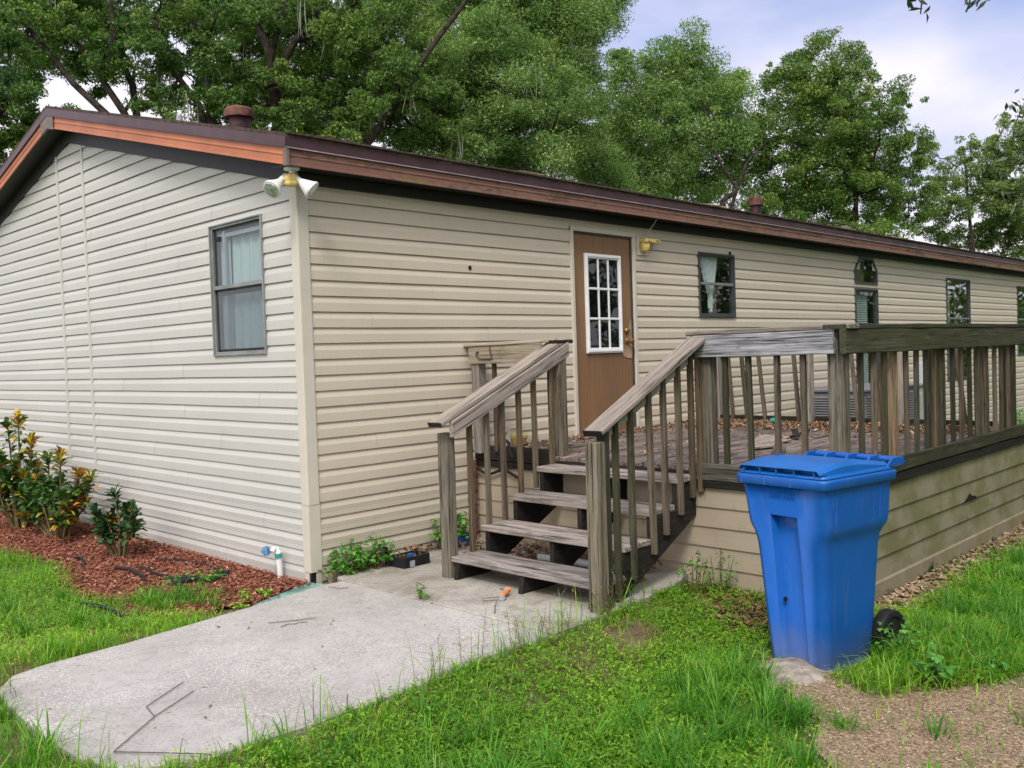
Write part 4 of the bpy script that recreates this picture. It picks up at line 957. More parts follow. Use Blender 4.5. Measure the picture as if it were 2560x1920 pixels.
# raised panel: shelf overhanging the front, sloping up to a flat top and back down to the hinge
pf = [(-.012, 1.016), (-.012, 1.021), (.12, 1.040), (.17, 1.044), (.30, 1.044), (.56, 1.014), (.575, .992), (.045, .992), (.045, 1.016)]
vs = []; hw0 = .225
for y, dz in ((hw0+.018, -.020), (hw0, 0), (-hw0, 0), (-hw0-.018, -.020)):
    for x, z in pf: vs.append((x, y, max(.991, z+dz) if z > 1.0 else z))
n = len(pf); fs = [(i*n+k, i*n+(k+1) % n, (i+1)*n+(k+1) % n, (i+1)*n+k) for i in range(3) for k in range(n)]+[tuple(range(n)), tuple(range(4*n-1, 3*n-1, -1))]
bput('raised_panel', vs, fs, M['bluelid'], lid, bevel=.004, seg=2)
for y in (.215, .115, .015, -.09, -.205):
    a = MB(); bbox(a, -.004, .05, y-.003, y+.003, .988, 1.018); a.build('lid_rib', M['bluelid'], lid)
a = MB()
for s in (1, -1): a.add(bw_([(.06, s*.245, .998), (.30, s*.215, 1.051), (.31, s*.205, 1.049), (.07, s*.205, 1.030), (.06, s*.225, 1.026), (.30, s*.232, 1.034)]), [(0, 4, 3, 2, 1, 5), (4, 3, 2, 1)])
a.build('lid_crease', M['bluelid'], lid, bevel=.005)
a = MB(); a.tube(bw_([(.665, .262, 1.012), (.665, -.262, 1.012)]), .019, 14); hb = a.build('handle_bar', M['blue'], bn, smooth=True)
for y in (.255, .13, .0, -.13, -.255):
    a = MB(); a.add(bw_([(.53, y+.006, .99), (.53, y-.006, .99), (.67, y-.006, .99), (.67, y+.006, .99), (.58, y+.006, 1.03), (.58, y-.006, 1.03), (.672, y-.006, 1.032), (.672, y+.006, 1.032), (.69, y-.006, 1.005), (.69, y+.006, 1.005)]),
          [(0, 1, 5, 4), (4, 5, 6, 7), (6, 7, 9, 8), (0, 4, 7, 3), (1, 2, 6, 5), (2, 3, 9, 8), (3, 7, 9), (2, 8, 6)])
    a.build('hinge_bracket', M['blue'], hb)
for s in (1, -1):
    a = MB(); c0 = MW @ Vector((.60, s*.205, .125)); ax = MW.to_3x3() @ Vector((0, s, 0))
    a.lathe([(.05, -.035), (.085, -.035), (.108, -.030), (.112, -.018), (.112, .018), (.108, .03), (.085, .034), (.07, .022), (.05, .022)], c0, ax, 30)
    wh = a.build('wheel', M['dark'], bn, smooth=True)
    a = MB(); a.lathe([(.07, .0), (.068, .026), (.03, .032), (.028, .045), (.001, .045)], c0, ax, 20); a.build('hub', M['dark'], wh, smooth=True)
a = MB(); a.tube(bw_([(.60, .2, .125), (.60, -.2, .125)]), .012, 8); bbox(a, .50, .60, -.15, -.11, .09, .18); bbox(a, .50, .60, .11, .15, .09, .18); a.build('axle', M['dark'], bn)

# ---------------------------------------------------------------- small things on the ground
t = thing('garden_tap', 'white pipe tap with blue handle standing by the corner of the house', 'tap', (-.06, .33, 0))
a = MB(); a.tube([(-.055, .33, -.02), (-.065, .325, .12), (-.075, .32, .235)], .021, 12); a.build('riser', M['white'], t, smooth=True)
a = MB(); a.lathe([(.026, 0), (.026, .03)], (-.074, .32, .195), (-.08, 0, 1), 14); a.build('collar', M['tealb'], t)
a = MB(); a.tube([(-.075, .32, .225), (-.08, .335, .262), (-.10, .33, .262), (-.125, .33, .245)], .019, 10); a.build('spout', M['white'], t, smooth=True)
a = MB(); a.lathe([(.012, 0), (.036, .004), (.040, .014), (.012, .018)], (-.135, .385, .245), (-.5, -.85, .2), 7); a.build('tap_handle', M['valve'], t, bevel=.003)
o = MB().add([(-.60, -.265, .03), (-.56, -.15, .034), (-.02, .01, .05), (.01, -.135, .055), (-.575, -.235, .018), (-.545, -.17, .022), (-.06, -.025, .036), (-.03, -.115, .04), (-.60, -.265, .0), (-.56, -.15, .0), (-.02, .01, .0), (.01, -.135, .0)],
    [(0, 1, 5, 4), (1, 2, 6, 5), (2, 3, 7, 6), (3, 0, 4, 7), (4, 5, 6, 7), (0, 8, 9, 1), (1, 9, 10, 2), (2, 10, 11, 3), (3, 11, 8, 0)]).build('splash_block', M['teal'], bevel=.006)
tag(o, 'faded green plastic splash trough between path edge and mulch', 'splash trough')
hz = .055
tag(MB().tube([(-.385, 1.677, hz), (-.282, 1.488, hz), (-.216, 1.208, hz), (-.248, .936, hz), (-.299, .789, hz+.01), (-.262, .71, hz+.015), (-.315, .686, hz), (-.45, .70, hz), (-.574, .745, hz)], .011, 8).build('irrigation_hose', M['dark'], smooth=True), 'long black irrigation hose curving across the red mulch to the connector', 'hose', 'black hoses in the mulch bed')
tag(MB().tube([(-.577, 1.514, hz), (-.61, 1.198, hz), (-.595, .906, hz), (-.57, .75, hz)], .011, 8).build('irrigation_hose', M['dark'], smooth=True), 'straight black irrigation hose in the middle of the red mulch', 'hose', 'black hoses in the mulch bed')
tag(MB().tube([(-.72, 1.66, hz), (-.682, 1.478, hz+.01), (-.712, 1.177, hz), (-.73, 1.1, 0)], .012, 8).build('irrigation_hose', M['dark'], smooth=True), 'short black hose stub in front of the small croton', 'hose', 'black hoses in the mulch bed')
a = MB(); a.tube([(-.50, .71, .06), (-.60, .74, .065), (-.68, .76, .05)], .028, 10); a.tube([(-.58, .70, .06), (-.58, .79, .08)], .02, 8); tag(a.build('hose_connector', M['dark'], smooth=True), 'black hose connector half hidden by weeds in the mulch', 'hose fitting')
a = MB(); a.tube([(-1.28, .85, .03), (-1.25, .55, .05), (-1.245, .3, .04), (-1.22, .05, .03)], .013, 6); tag(a.build('bed_edging', M['dark']), 'black plastic edging between lawn and mulch bed', 'edging')
a = MB(); a.tube([(-.78, 2.55, .03), (-.74, 2.3, .055), (-.80, 2.05, .04)], .012, 6); tag(a.build('drip_hose', M['dark']), 'black drip hose left of the small croton', 'hose')
z = .107
t = thing('wire_stake', 'bent rusty wire sign stake lying on the concrete path', 'wire stake', (-1.9, -1.75, .1))
a = MB()
a.tube([(-1.654, -1.409, z), (-1.909, -1.582, z)], .0021, 6); a.tube([(-1.909, -1.582, z), (-1.935, -1.723, z)], .0021, 6)
a.tube([(-1.677, -1.563, z), (-1.935, -1.723, z), (-2.204, -1.951, z)], .0021, 6); a.tube([(-2.204, -1.951, z), (-1.989, -2.272, z+.01), (-1.85, -2.47, .09)], .0024, 6); a.build('wire_frame', M['wire'], t)
for i, (pts, lb) in enumerate(((((-.861, -.853, z), (-.74, -.93, z), (-.63, -.997, z+.004)), 'straight dry twig on the concrete path'), (((-.854, -.978, z), (-.80, -.965, z), (-.77, -1.0, z), (-.74, -.985, z), (-.706, -1.021, z)), 'crooked dry twig beside the straight one'),
        (((-.155, -.43, z), (-.14, -.47, z+.004), (-.14, -.50, z), (-.08, -.55, z)), 'tiny curled twig near the house end of the path'), (((.30, -.80, z), (.26, -.93, z+.003), (.20, -.98, z)), 'thin twig on the pad left of the stairs'))):
    tag(MB().tube(pts, .0024, 5).build('twig', M['twig']), lb, 'twig', 'twigs on the path')
a = MB(); a.box(.055, .16, -.16, -.10, -.02, .115, .012); tag(a.build('broken_edge_stone', M['footing'], bevel=.012), 'broken piece of concrete at the corner of the pad', 'concrete piece')

# ---------------------------------------------------------------- trees
LOBES = {
'oakA':[(4.37,18.07,10.1,1.22),(5.69,17.86,10.01,1.04),(5.83,15.37,8.74,0.86),(4.36,19.18,9.15,0.81),(6.54,18.17,10.88,1.07),(7.0,15.37,9.75,1.0),(4.89,17.59,11.19,1.33),(6.52,15.92,11.11,1.33),(7.49,15.97,8.77,0.69),(8.22,15.3,10.59,0.92),(3.76,16.35,8.86,0.62),(7.35,17.24,8.39,0.54),(8.26,16.3,8.29,0.6),(6.37,19.42,9.24,0.49)],
'oakL':[(1.12,11.19,5.84,0.68),(1.69,11.75,5.73,0.48),(1.61,10.7,6.12,0.34),(1.06,11.3,6.83,0.68),(1.73,11.69,5.41,0.4),(1.45,11.98,5.34,0.64),(1.86,11.63,7.0,0.4)],
'oakB':[(8.71,14.99,8.43,0.93),(9.58,14.16,9.67,1.16),(9.79,15.02,8.16,0.96),(10.34,13.33,8.59,1.16),(10.73,14.16,10.4,1.2),(9.49,12.99,7.13,0.9),(11.03,12.58,7.63,1.05),(11.19,12.5,9.37,1.28),(9.76,15.19,11.29,1.08),(10.94,12.83,11.01,1.28),(11.81,11.75,6.89,0.81),(9.62,16.42,10.15,0.62),(8.77,16.06,8.09,0.6),(12.67,12.1,8.51,0.96)],
'oakC':[(13.74,12.8,10.61,1.39),(14.89,11.63,10.69,1.39),(13.81,11.52,9.07,1.35),(15.36,11.09,9.15,1.14),(15.68,10.81,10.4,1.14),(14.19,13.4,8.43,1.17),(14.76,11.63,7.78,1.26),(15.65,10.73,7.87,0.88),(16.14,10.36,10.75,0.7),(14.33,12.26,11.98,1.39),(15.56,10.99,11.79,1.14),(14.58,12.93,7.1,1.04),(15.07,11.27,6.63,1.01),(16.51,10.0,11.12,0.38),(13.9,13.86,12.23,1.04),(16.69,10.88,9.22,0.46)],
'oakD':[(24.97,12.85,12.39,0.83),(24.36,13.44,11.92,1.0),(23.85,13.92,10.94,1.33),(25.03,12.73,11.05,1.33),(23.13,14.64,10.47,1.17),(25.72,12.01,10.85,0.92),(23.42,14.29,9.12,1.33),(23.91,12.64,9.05,1.3),(25.88,11.78,9.34,1.0),(22.58,15.12,8.66,1.17),(23.71,13.93,7.77,1.17),(25.57,13.18,7.87,1.03),(26.08,11.66,11.17,0.5),(23.08,14.76,11.98,0.67),(22.31,15.36,7.67,1.0),(23.34,14.52,12.47,0.42)],
'oakE':[(30.29,10.29,12.97,0.71),(29.99,10.55,11.83,1.24),(29.1,11.44,11.34,1.06),(30.96,9.54,11.43,1.06),(29.04,11.44,9.92,1.24),(29.63,9.69,10.02,1.38),(31.66,8.78,10.51,1.06),(32.43,8.02,11.09,0.62),(31.48,8.91,9.1,1.24),(30.09,10.3,8.63,1.42),(28.96,11.44,8.16,1.24),(32.33,8.02,8.88,0.8),(31.03,9.29,7.35,1.24),(32.03,8.28,7.66,0.88),(32.74,7.64,9.57,0.32),(28.76,11.82,12.06,0.44),(29.78,10.56,7.05,1.06),(28.5,11.95,9.06,0.71),(32.28,9.12,6.55,0.72),(32.61,7.71,8.16,0.44)],
'oakF':[(39.91,8.88,9.23,0.93),(40.66,8.14,9.82,0.83),(40.89,7.84,8.56,1.04),(41.76,6.95,8.52,1.04),(39.85,8.88,7.99,0.83),(42.11,6.65,9.96,1.04),(41.58,7.1,7.7,1.04),(39.3,9.47,8.64,0.52),(40.4,8.43,10.56,0.37)],
'bushG':[(42.64,8.81,6.31,0.87),(43.57,7.88,6.7,0.87),(44.46,6.95,6.23,1.09),(41.89,9.59,6.35,0.65),(42.13,10.51,6.8,0.55),(43.82,7.57,5.39,0.87),(45.39,6.01,6.62,1.3)],
'bushH':[(20.39,14.43,6.85,0.78),(21.36,13.42,6.49,0.78),(22.33,12.41,6.29,0.71),(19.08,15.78,7.07,0.78),(17.78,17.12,7.44,0.78),(25.7,8.94,5.66,0.63),(26.68,7.93,5.46,0.63),(27.77,6.81,5.25,0.63),(24.64,10.06,6.34,0.55)],
}
FILL = {
'oakA': [(8.7,19.4,12.5,0.79),(5.2,22.6,11.4,0.85),(5.4,20.5,11.0,0.58),(9.4,19.1,11.5,0.94),(5.3,21.9,10.1,0.7),(6.4,20.6,10.4,0.8)] ,
'oakB': [(9.9,17.0,12.0,0.81),(12.0,18.5,13.0,1.03),(11.6,15.3,11.8,0.81),(9.5,17.3,11.2,0.9),(10.8,17.4,11.3,0.78),(12.1,17.0,11.6,0.86),(13.4,16.3,11.9,0.73),(13.6,15.3,11.4,0.63),(9.7,17.1,10.2,0.81),(11.8,17.8,10.8,0.92),(13.0,17.8,11.4,0.75),(12.9,15.2,10.4,0.73),(9.9,18.3,9.6,0.9),(10.5,17.4,9.6,0.69),(11.9,16.5,9.8,0.88),(13.2,17.0,10.1,0.82),(10.1,17.0,8.5,0.79),(10.7,16.6,8.4,0.7),(12.1,15.9,8.5,0.66),(12.7,15.3,8.4,0.77)] ,
'oakC': [(15.5,15.5,13.5,0.75),(17.6,14.7,14.0,0.68),(19.0,13.5,14.0,1.02),(15.4,16.3,13.1,0.85),(15.4,14.8,12.3,0.72),(16.4,13.8,12.5,0.7),(18.1,14.0,12.8,1.02),(18.7,12.6,12.5,0.98),(19.0,11.9,12.7,0.8),(14.3,14.9,11.6,0.64),(16.3,14.5,11.5,0.76),(17.1,14.1,11.9,0.78),(17.8,13.2,11.8,0.92),(18.4,11.9,11.7,0.86),(15.2,16.2,11.0,0.81),(15.5,15.0,10.7,0.89),(16.9,14.7,11.1,0.68),(18.3,14.3,11.2,0.82),(18.3,12.3,10.4,0.68),(15.0,16.8,9.9,0.87),(14.3,14.9,9.4,0.9),(16.7,15.7,10.4,0.73),(17.4,14.8,9.8,0.93),(18.6,13.4,9.7,0.67),(15.7,16.9,9.4,0.69),(15.0,14.6,8.6,0.69),(16.1,14.1,8.6,0.77),(16.3,12.6,8.5,0.79),(17.5,11.7,8.5,0.87),(16.7,15.8,8.4,0.87),(16.3,13.4,7.5,0.7),(18.1,13.3,8.0,1.02),(19.3,12.8,7.8,0.89),(19.7,12.3,6.8,0.99)] ,
'oakD': [(26.2,14.9,12.1,0.77),(27.0,14.0,11.6,1.06),(27.4,12.9,11.7,0.72),(24.7,15.2,10.6,0.82),(27.2,15.2,11.0,1.12),(27.4,13.6,10.7,0.97),(27.7,12.5,10.3,1.07),(24.9,16.2,9.5,0.98),(27.2,15.8,9.8,1.14),(27.5,14.4,9.7,0.86),(27.7,12.8,9.4,0.96),(27.2,16.6,8.8,0.8),(27.0,15.2,8.6,0.99),(26.8,13.3,8.5,0.98),(28.6,12.6,8.5,0.81),(26.8,16.2,7.7,0.88),(28.0,15.0,7.7,0.88),(27.5,12.6,7.5,0.73)] ,
'oakE': [(32.1,11.6,11.6,1.08),(34.9,11.8,12.0,0.95),(32.3,12.4,10.9,1.02),(33.9,11.5,11.2,0.98),(34.4,10.4,10.7,0.77),(33.3,11.9,9.8,0.78),(33.8,11.0,9.7,1.17),(33.6,9.5,8.9,1.1),(31.8,13.9,8.2,0.92),(32.1,12.3,8.0,1.08),(31.9,10.9,8.3,0.81),(34.1,10.6,8.3,0.94),(30.6,12.6,6.8,1.12),(32.8,11.9,7.2,1.02),(34.3,11.4,7.6,0.83),(33.7,9.5,7.1,0.91)] ,
'oakF': [(42.6,10.0,9.0,0.78),(42.3,9.0,8.6,0.79),(43.4,8.0,8.8,0.64),(45.2,9.1,8.4,0.89),(46.7,8.2,8.5,0.89)] ,
}
for k_, v_ in FILL.items(): LOBES[k_] = LOBES[k_]+v_
COVER = {
'oakA': [(5.7,14.3,8.6,0.51),(6.0,13.9,7.5,0.43),(6.5,13.4,8.6,0.56),(6.7,13.2,7.6,0.46),(4.9,15.0,8.6,0.49),(5.4,14.5,7.7,0.41),(4.4,15.6,9.2,0.56),(3.8,16.2,9.6,0.62),(5.8,14.1,9.6,0.62),(6.7,13.2,9.5,0.56)] ,
'oakB': [(7.7,13.6,8.3,0.52),(8.4,12.9,8.2,0.56),(8.7,12.5,7.3,0.52),(9.7,11.5,7.7,0.59),(10.2,11.0,8.5,0.65),(10.6,10.6,7.6,0.56),(9.1,12.0,6.6,0.45),(8.2,13.0,7.4,0.43),(9.3,11.9,8.9,0.65),(8.9,12.5,9.7,0.65),(7.9,13.5,9.9,0.54),(9.9,11.4,9.6,0.65),(8.4,12.8,6.7,0.32),(7.8,13.5,7.3,0.3)] ,
'oakC': [(11.9,11.7,6.8,0.58),(12.6,11.0,7.2,0.7),(11.4,12.2,6.9,0.52),(12.3,11.3,9.1,0.7),(12.9,10.7,9.9,0.7),(13.2,10.3,8.0,0.7),(13.7,9.8,6.8,0.58),(14.1,9.4,8.2,0.58)] ,
'oakF': [(40.3,10.0,10.3,0.47),(40.5,9.7,8.0,0.85),(42.2,8.0,9.6,0.96),(43.1,7.1,10.8,0.74),(40.0,10.1,7.1,0.64),(42.4,7.7,7.2,1.06)] ,
'oakE': [(33.9,7.9,9.1,0.47),(34.0,7.7,7.4,0.55),(33.3,8.4,6.7,0.82),(32.0,10.0,12.8,0.73),(30.5,11.5,12.5,0.73)] ,
}
for k_, v_ in COVER.items(): LOBES[k_] = LOBES[k_]+v_
LIMBS = {
'oakA': [[(3.35,16.98,10.27),(3.82,16.46,9.31),(4.48,15.72,8.04),(5.03,15.13,7.28),(5.5,14.61,6.43)],[(4.44,16.15,10.2),(4.64,15.89,9.04),(4.97,15.52,8.29),(5.34,15.11,7.43),(5.59,14.81,6.48)],
  [(6.71,14.26,10.44),(6.69,14.26,9.91),(6.78,14.11,8.73),(6.83,14.0,7.35),(6.83,13.96,6.5)],[(6.01,14.95,9.62),(6.26,14.64,8.54),(6.66,14.19,7.57),(6.81,14.0,6.82)],[(5.29,15.7,10.29),(5.39,15.55,9.01),(5.61,15.29,8.15),(5.67,15.18,7.08)]],
'oakB': [[(8.67,13.27,10.87),(8.57,13.35,10.22),(8.39,13.51,9.57),(8.24,13.63,8.81),(8.25,13.56,7.49),(8.25,13.52,6.61)],[(7.88,14.23,10.74),(8.13,13.92,9.62),(8.33,13.68,8.73)],
  [(11.49,10.22,10.04),(10.82,10.85,8.87),(10.23,11.4,7.69),(9.74,11.87,6.84),(9.4,12.18,6.2)],[(9.15,12.89,10.01),(8.73,13.29,9.26),(8.31,13.68,8.4)]],
'oakC': [[(13.52,10.85,9.8),(13.13,11.19,8.63),(12.27,12.04,7.95),(11.66,12.64,7.27),(11.29,12.98,6.33)]],
'oakD': [[(25.42,10.08,8.79),(24.89,10.59,8.02),(24.63,10.82,7.23),(24.3,11.11,6.13)],[(24.05,11.5,8.6),(24.35,11.15,7.7),(24.59,10.86,7.08)]],
'oakE': [[(30.5,10.04,12.16),(30.75,9.67,9.49),(30.9,9.42,7.36),(30.84,9.42,5.94)],[(31.62,8.78,9.45),(30.9,9.42,7.36)]],
'oakF': [[(40.22,8.58,9.63),(40.29,8.44,7.97),(40.33,8.29,5.69)]],
}
def crown_points(lobes, per, sub, rsub, seed, flat=.8, wisps=.12):
    """leaf centres: every lobe holds small clumps near its skin, every clump a spray of leaves"""
    g = np.random.default_rng(seed); P = []; S = []
    for (x, y, z, r) in lobes:
        ns = max(5, int(sub*r*r))
        d = rows(g.normal(size=(ns, 3))); rad = r*g.uniform(.35, 1.0, ns)**.55
        out_ = g.random(ns) < wisps; rad[out_] *= g.uniform(1.05, 1.28, out_.sum())
        cc = np.array([x, y, z])+d*rad[:, None]*np.array([1, 1, flat+.12])
        n = max(6, int(per*r*r/ns))
        cs = g.uniform(.55, 1.25, ns)*rsub*(.6+.4*min(1.5, r)); cs[out_] *= .55
        for i in range(ns):
            k = int(n*g.uniform(.5, 1.4)) if not out_[i] else int(n*.3)+2
            q = rows(g.normal(size=(k, 3)))*g.uniform(.15, 1, k)[:, None]**.5
            P.append(cc[i]+q*cs[i]*np.array([1, 1, .7])); 
        S.append(cc)
    return np.concatenate(P), np.concatenate(S)
def branch_to(mb, a, b, r0, r1, sag=.1, n=5):
    a, b = Vector(a), Vector(b); pts = []; L = (b-a).length
    for i in range(n+1):
        t = i/n; p = a.lerp(b, t); wob = L*.05*math.sin(math.pi*t)
        p += Vector((random.uniform(-wob, wob), random.uniform(-wob, wob), sag*L*math.sin(math.pi*t)*.5+random.uniform(-wob, wob)))
        pts.append(p)
    mb.tube(pts, [r0+(r1-r0)*i/n for i in range(n+1)], 7, False); return pts
def tree(key, label, base, mat, lf, per, sub=22, rsub=.34, seed=1, tr=.24, moss=0, fork=None, wisps=.12):
    lobes = LOBES[key]; t = thing('oak_tree' if 'bush' not in key else 'shrub_row', label, 'tree' if 'bush' not in key else 'bush', (base[0], base[1], 0), 0, 'trees behind the mobile home')
    pts, subs = crown_points(lobes, per, sub, rsub, seed, wisps=wisps)
    pts = pts[np.linalg.norm(pts-np.array(CAM), axis=1) > 4]
    # nothing grows into the house
    inside = (pts[:, 0] > -.3) & (pts[:, 0] < HX+.3) & (pts[:, 1] > -.3) & (pts[:, 1] < HY+.3) & (pts[:, 2] < 4.6)
    pts = pts[~inside]; n = len(pts)
    V = leaves(pts, rng.uniform(.7, 1.35, n)*lf, rng.uniform(.30, .50, n)*lf)
    clump = np.sin(pts[:, 0]*1.7+seed)*np.cos(pts[:, 1]*1.9+seed*2)*np.sin(pts[:, 2]*2.1)
    lc = np.clip(rng.normal(.47, .25, n)+clump*.26, 0, 1)
    npmesh('crown', V, 4, lc, M[mat], t)
    mb = MB(); bx_, by_ = base[:2]
    lim = LIMBS.get(key, []); feet = []
    for L in lim:
        k = len(L); r1 = tr*.62
        low = Vector(L[-1]); 
        mb.tube([Vector(p)+Vector((random.gauss(0, .03), random.gauss(0, .03), 0)) for p in L], [tr*.3+(r1-tr*.3)*i/(k-1) for i in range(k)], 9, False)
        feet.append(low)
    top = Vector((bx_, by_, fork or max(2.5, min(z for _, _, z, _ in lobes)-.8)))
    mb.tube([(bx_, by_, -.1), (bx_+.03, by_, .4), (bx_-.02, by_+.02, top.z*.6), top], [tr*1.6, tr*1.15, tr, tr*.9], 10)
    for f in feet: branch_to(mb, top, f, tr*.75, tr*.62, 0, 4)
    anchors = [top]+[Vector(p) for L in lim for p in L[:-1]]
    for (x, y, z, r) in lobes:
        c = Vector((x, y, z)); a = min(anchors, key=lambda q: (q-c).length+(.6*max(0, q.z-c.z)))
        p = branch_to(mb, a, c, tr*.30, tr*.10, .1)
        anchors.append(p[3])
    for s in subs[::3]:
        c = Vector(s); l = min(lobes, key=lambda q: (Vector(q[:3])-c).length); branch_to(mb, Vector(l[:3])*.8+c*.2-Vector((0, 0, l[3]*.15)), c, tr*.06+.008, .005, .1, 3)
    mb.build('trunk', M['bark'], t, smooth=True)
    if moss:
        mm = MB(); idx = rng.integers(0, len(subs), moss)
        for i in idx:
            p = Vector(subs[i]); h = random.uniform(.5, 1.3)
            for k in range(5):
                q = p+Vector((random.uniform(-.25, .25), random.uniform(-.25, .25), 0))
                mm.tube([q, q+Vector((random.uniform(-.06, .06), random.uniform(-.06, .06), -h*.5)), q+Vector((random.uniform(-.1, .1), random.uniform(-.1, .1), -h*random.uniform(.8, 1)))], [.008, .012, .003], 4, False)
        mm.build('hanging_moss', M['moss'], t, kind='stuff')
    return t
tree('oakA', 'tall dark oak with slanting black limbs and sky gaps behind the gable peak', (5.9, 14.4), 'lf_oak', .098, 6600, 34, .36, 1, .15, 14, 5.2)
LOBES['oakL'] += [(1.8,11.2,6.0,0.43),(2.0,11.0,5.8,0.3),(2.3,10.7,6.0,0.27),(1.6,11.5,6.5,0.47),(1.5,11.5,5.6,0.47),(1.8,11.2,5.4,0.31),(1.6,11.5,7.5,0.47)]
LOBES['oakF'] += [(41.9,6.9,11.4,0.66),(42.1,6.7,10.6,0.79),(41.3,7.5,10.4,0.58),(41.8,7.0,9.4,0.93),(40.9,7.8,7.9,1.04),(41.9,6.8,7.9,1.04),(39.8,8.9,7.2,0.83),(40.4,8.4,10.0,0.52),(39.3,9.5,7.8,0.58),(42.2,6.6,12.2,0.52)]
tree('oakL', 'low dark bushy oak at the far left edge beside the gable roof', (1.3, 12.0), 'lf_oak', .07, 11000, 50, .26, 2, .12)
tree('oakB', 'large oak with grey forked trunk and hanging moss behind the big rusty roof vent', (8.6, 13.4), 'lf_mid', .098, 6600, 34, .36, 3, .17, 30, 5.0)
tree('oakC', 'tall pale fine-leaved oak reaching the top edge between the moss oak and the open sky', (11.3, 13.1), 'lf_light', .082, 8800, 46, .46, 4, .13, 18, 4.8)
tree('oakD', 'round crowned light green oak with forked trunk left of the far thin roof vent', (24.2, 11.2), 'lf_light', .112, 5200, 30, .54, 5, .11, wisps=.22)
tree('oakE', 'broad darker oak with a high pointed top right of the far thin roof vent', (30.8, 9.6), 'lf_mid', .12, 4700, 26, .44, 6, .13, wisps=.3)
tree('oakF', 'thin yellow green oak with airy crown at the right, behind the roof end', (40.3, 8.3), 'lf_yel', .13, 2600, 20, .42, 7, .13, wisps=.25)
tree('bushG', 'low yellow green bushes showing above the far end of the roof', (44.5, 4.2), 'lf_yel', .15, 3800, 18, .5, 8, .12)
tree('bushH', 'dense dark bushes filling the gap just above the roof line', (21.5, 10.8), 'lf_mid', .12, 4400, 22, .46, 9, .12)
# the wooded edge of the yard behind the photographer, seen in the window panes
tl = [(x, float(np.interp(x, [-16, 10, 30, 45, 72], [-22, -20, -15, -10, -4]))+random.uniform(-1.5, 1.5), z, random.uniform(1.9, 2.8)) for x in range(-16, 72, 3) for z in (1.6, 4.6, 7.6, 10) if random.random() < (1 if z < 6 else .75)]
pts, _ = crown_points(tl, 130, 2.5, 1.0, 77)
o = npmesh('treeline', leaves(pts, rng.uniform(.3, .55, len(pts)), rng.uniform(.14, .26, len(pts))), 4, rng.random(len(pts)), M['lf_mid'], None, 'stuff')
# a tree that stands outside the frame on the right; its branch tips hang into view
t = thing('overhanging_tree', 'near tree whose dark branch tips hang in at the right edge and the top right', 'tree', (7.6, -7.6, 0))
mb = MB(); top = Vector((7.5, -7.5, 4.2))
mb.tube([(7.6, -7.6, -.1), (7.58, -7.6, .4), (7.55, -7.55, 2.2), top], [.34, .26, .22, .2], 10)
twigs = [[(4.5, -3.82, 3.49), (4.35, -3.66, 3.37), (4.2, -3.53, 3.15), (4.1, -3.44, 2.87)], [(4.5, -3.82, 3.49), (4.26, -3.59, 3.04), (4.14, -3.49, 2.62)], [(4.5, -3.82, 3.49), (4.30, -3.60, 3.30), (4.18, -3.46, 3.33)],
    [(4.5, -3.82, 3.49), (4.40, -3.62, 2.95), (4.30, -3.56, 2.66)],
    [(1.67, -3.77, 3.71), (1.61, -3.72, 3.54), (1.6, -3.71, 3.41)], [(1.88, -3.99, 3.7), (1.81, -3.92, 3.55), (1.77, -3.89, 3.41)], [(1.91, -4.02, 3.7), (1.83, -3.95, 3.52), (1.81, -3.93, 3.44)],
    [(1.54, -3.64, 3.72), (1.56, -3.66, 3.54), (1.56, -3.67, 3.47)], [(1.98, -4.09, 3.69), (1.89, -4.0, 3.55), (1.86, -3.98, 3.47)]]
branch_to(mb, top, (4.5, -3.82, 3.49), .09, .012, .06, 8); far_ = branch_to(mb, top, (3.2, -4.6, 4.6), .09, .03, .1, 7)
cen = []; bias = []
for i, tw in enumerate(twigs):
    if i >= 4: mb.tube([(3.2, -4.6, 4.6), Vector((3.2, -4.6, 4.6)).lerp(Vector(tw[0]), .6)+Vector((0, 0, .15)), tw[0]], [.018, .012, .006], 5, False)
    mb.tube(tw, [.006, .005, .004, .003][:len(tw)], 5, False)
    for a_, b_ in zip(tw, tw[1:]):
        k = 34 if i < 4 else 5
        for q in range(k):
            p = Vector(a_).lerp(Vector(b_), random.random()); 
            p += Vector([random.gauss(0, .10 if i < 4 else .018) for _ in range(3)]); cen.append(p); d = Vector((random.uniform(-1, 1), random.uniform(-1, 1), random.uniform(-1.4, .2))).normalized(); bias.append(d)
nn = len(cen)
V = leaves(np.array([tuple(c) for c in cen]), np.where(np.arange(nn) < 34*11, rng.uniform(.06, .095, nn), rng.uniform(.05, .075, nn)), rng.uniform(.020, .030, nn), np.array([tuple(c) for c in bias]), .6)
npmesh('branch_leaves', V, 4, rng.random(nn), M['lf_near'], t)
lob = [(7.5+dx, -7.5+dy, 5.6+dz, r) for dx, dy, dz, r in ((0, 0, 1.2, 1.9), (-1.6, .5, .6, 1.4), (1.5, .4, .7, 1.5), (.2, -1.6, .6, 1.5), (-.6, 1.3, 1.0, 1.2), (-2.3, 1.9, .2, .8))]
pts, subs = crown_points(lob, 420, 6, .5, 21)
npmesh('crown', leaves(pts, rng.uniform(.16, .28, len(pts)), rng.uniform(.07, .12, len(pts))), 4, rng.random(len(pts)), M['lf_mid'], t)
for l in lob: branch_to(mb, top, l[:3], .12, .03, .1)
mb.build('trunk', M['bark'], t, smooth=True)

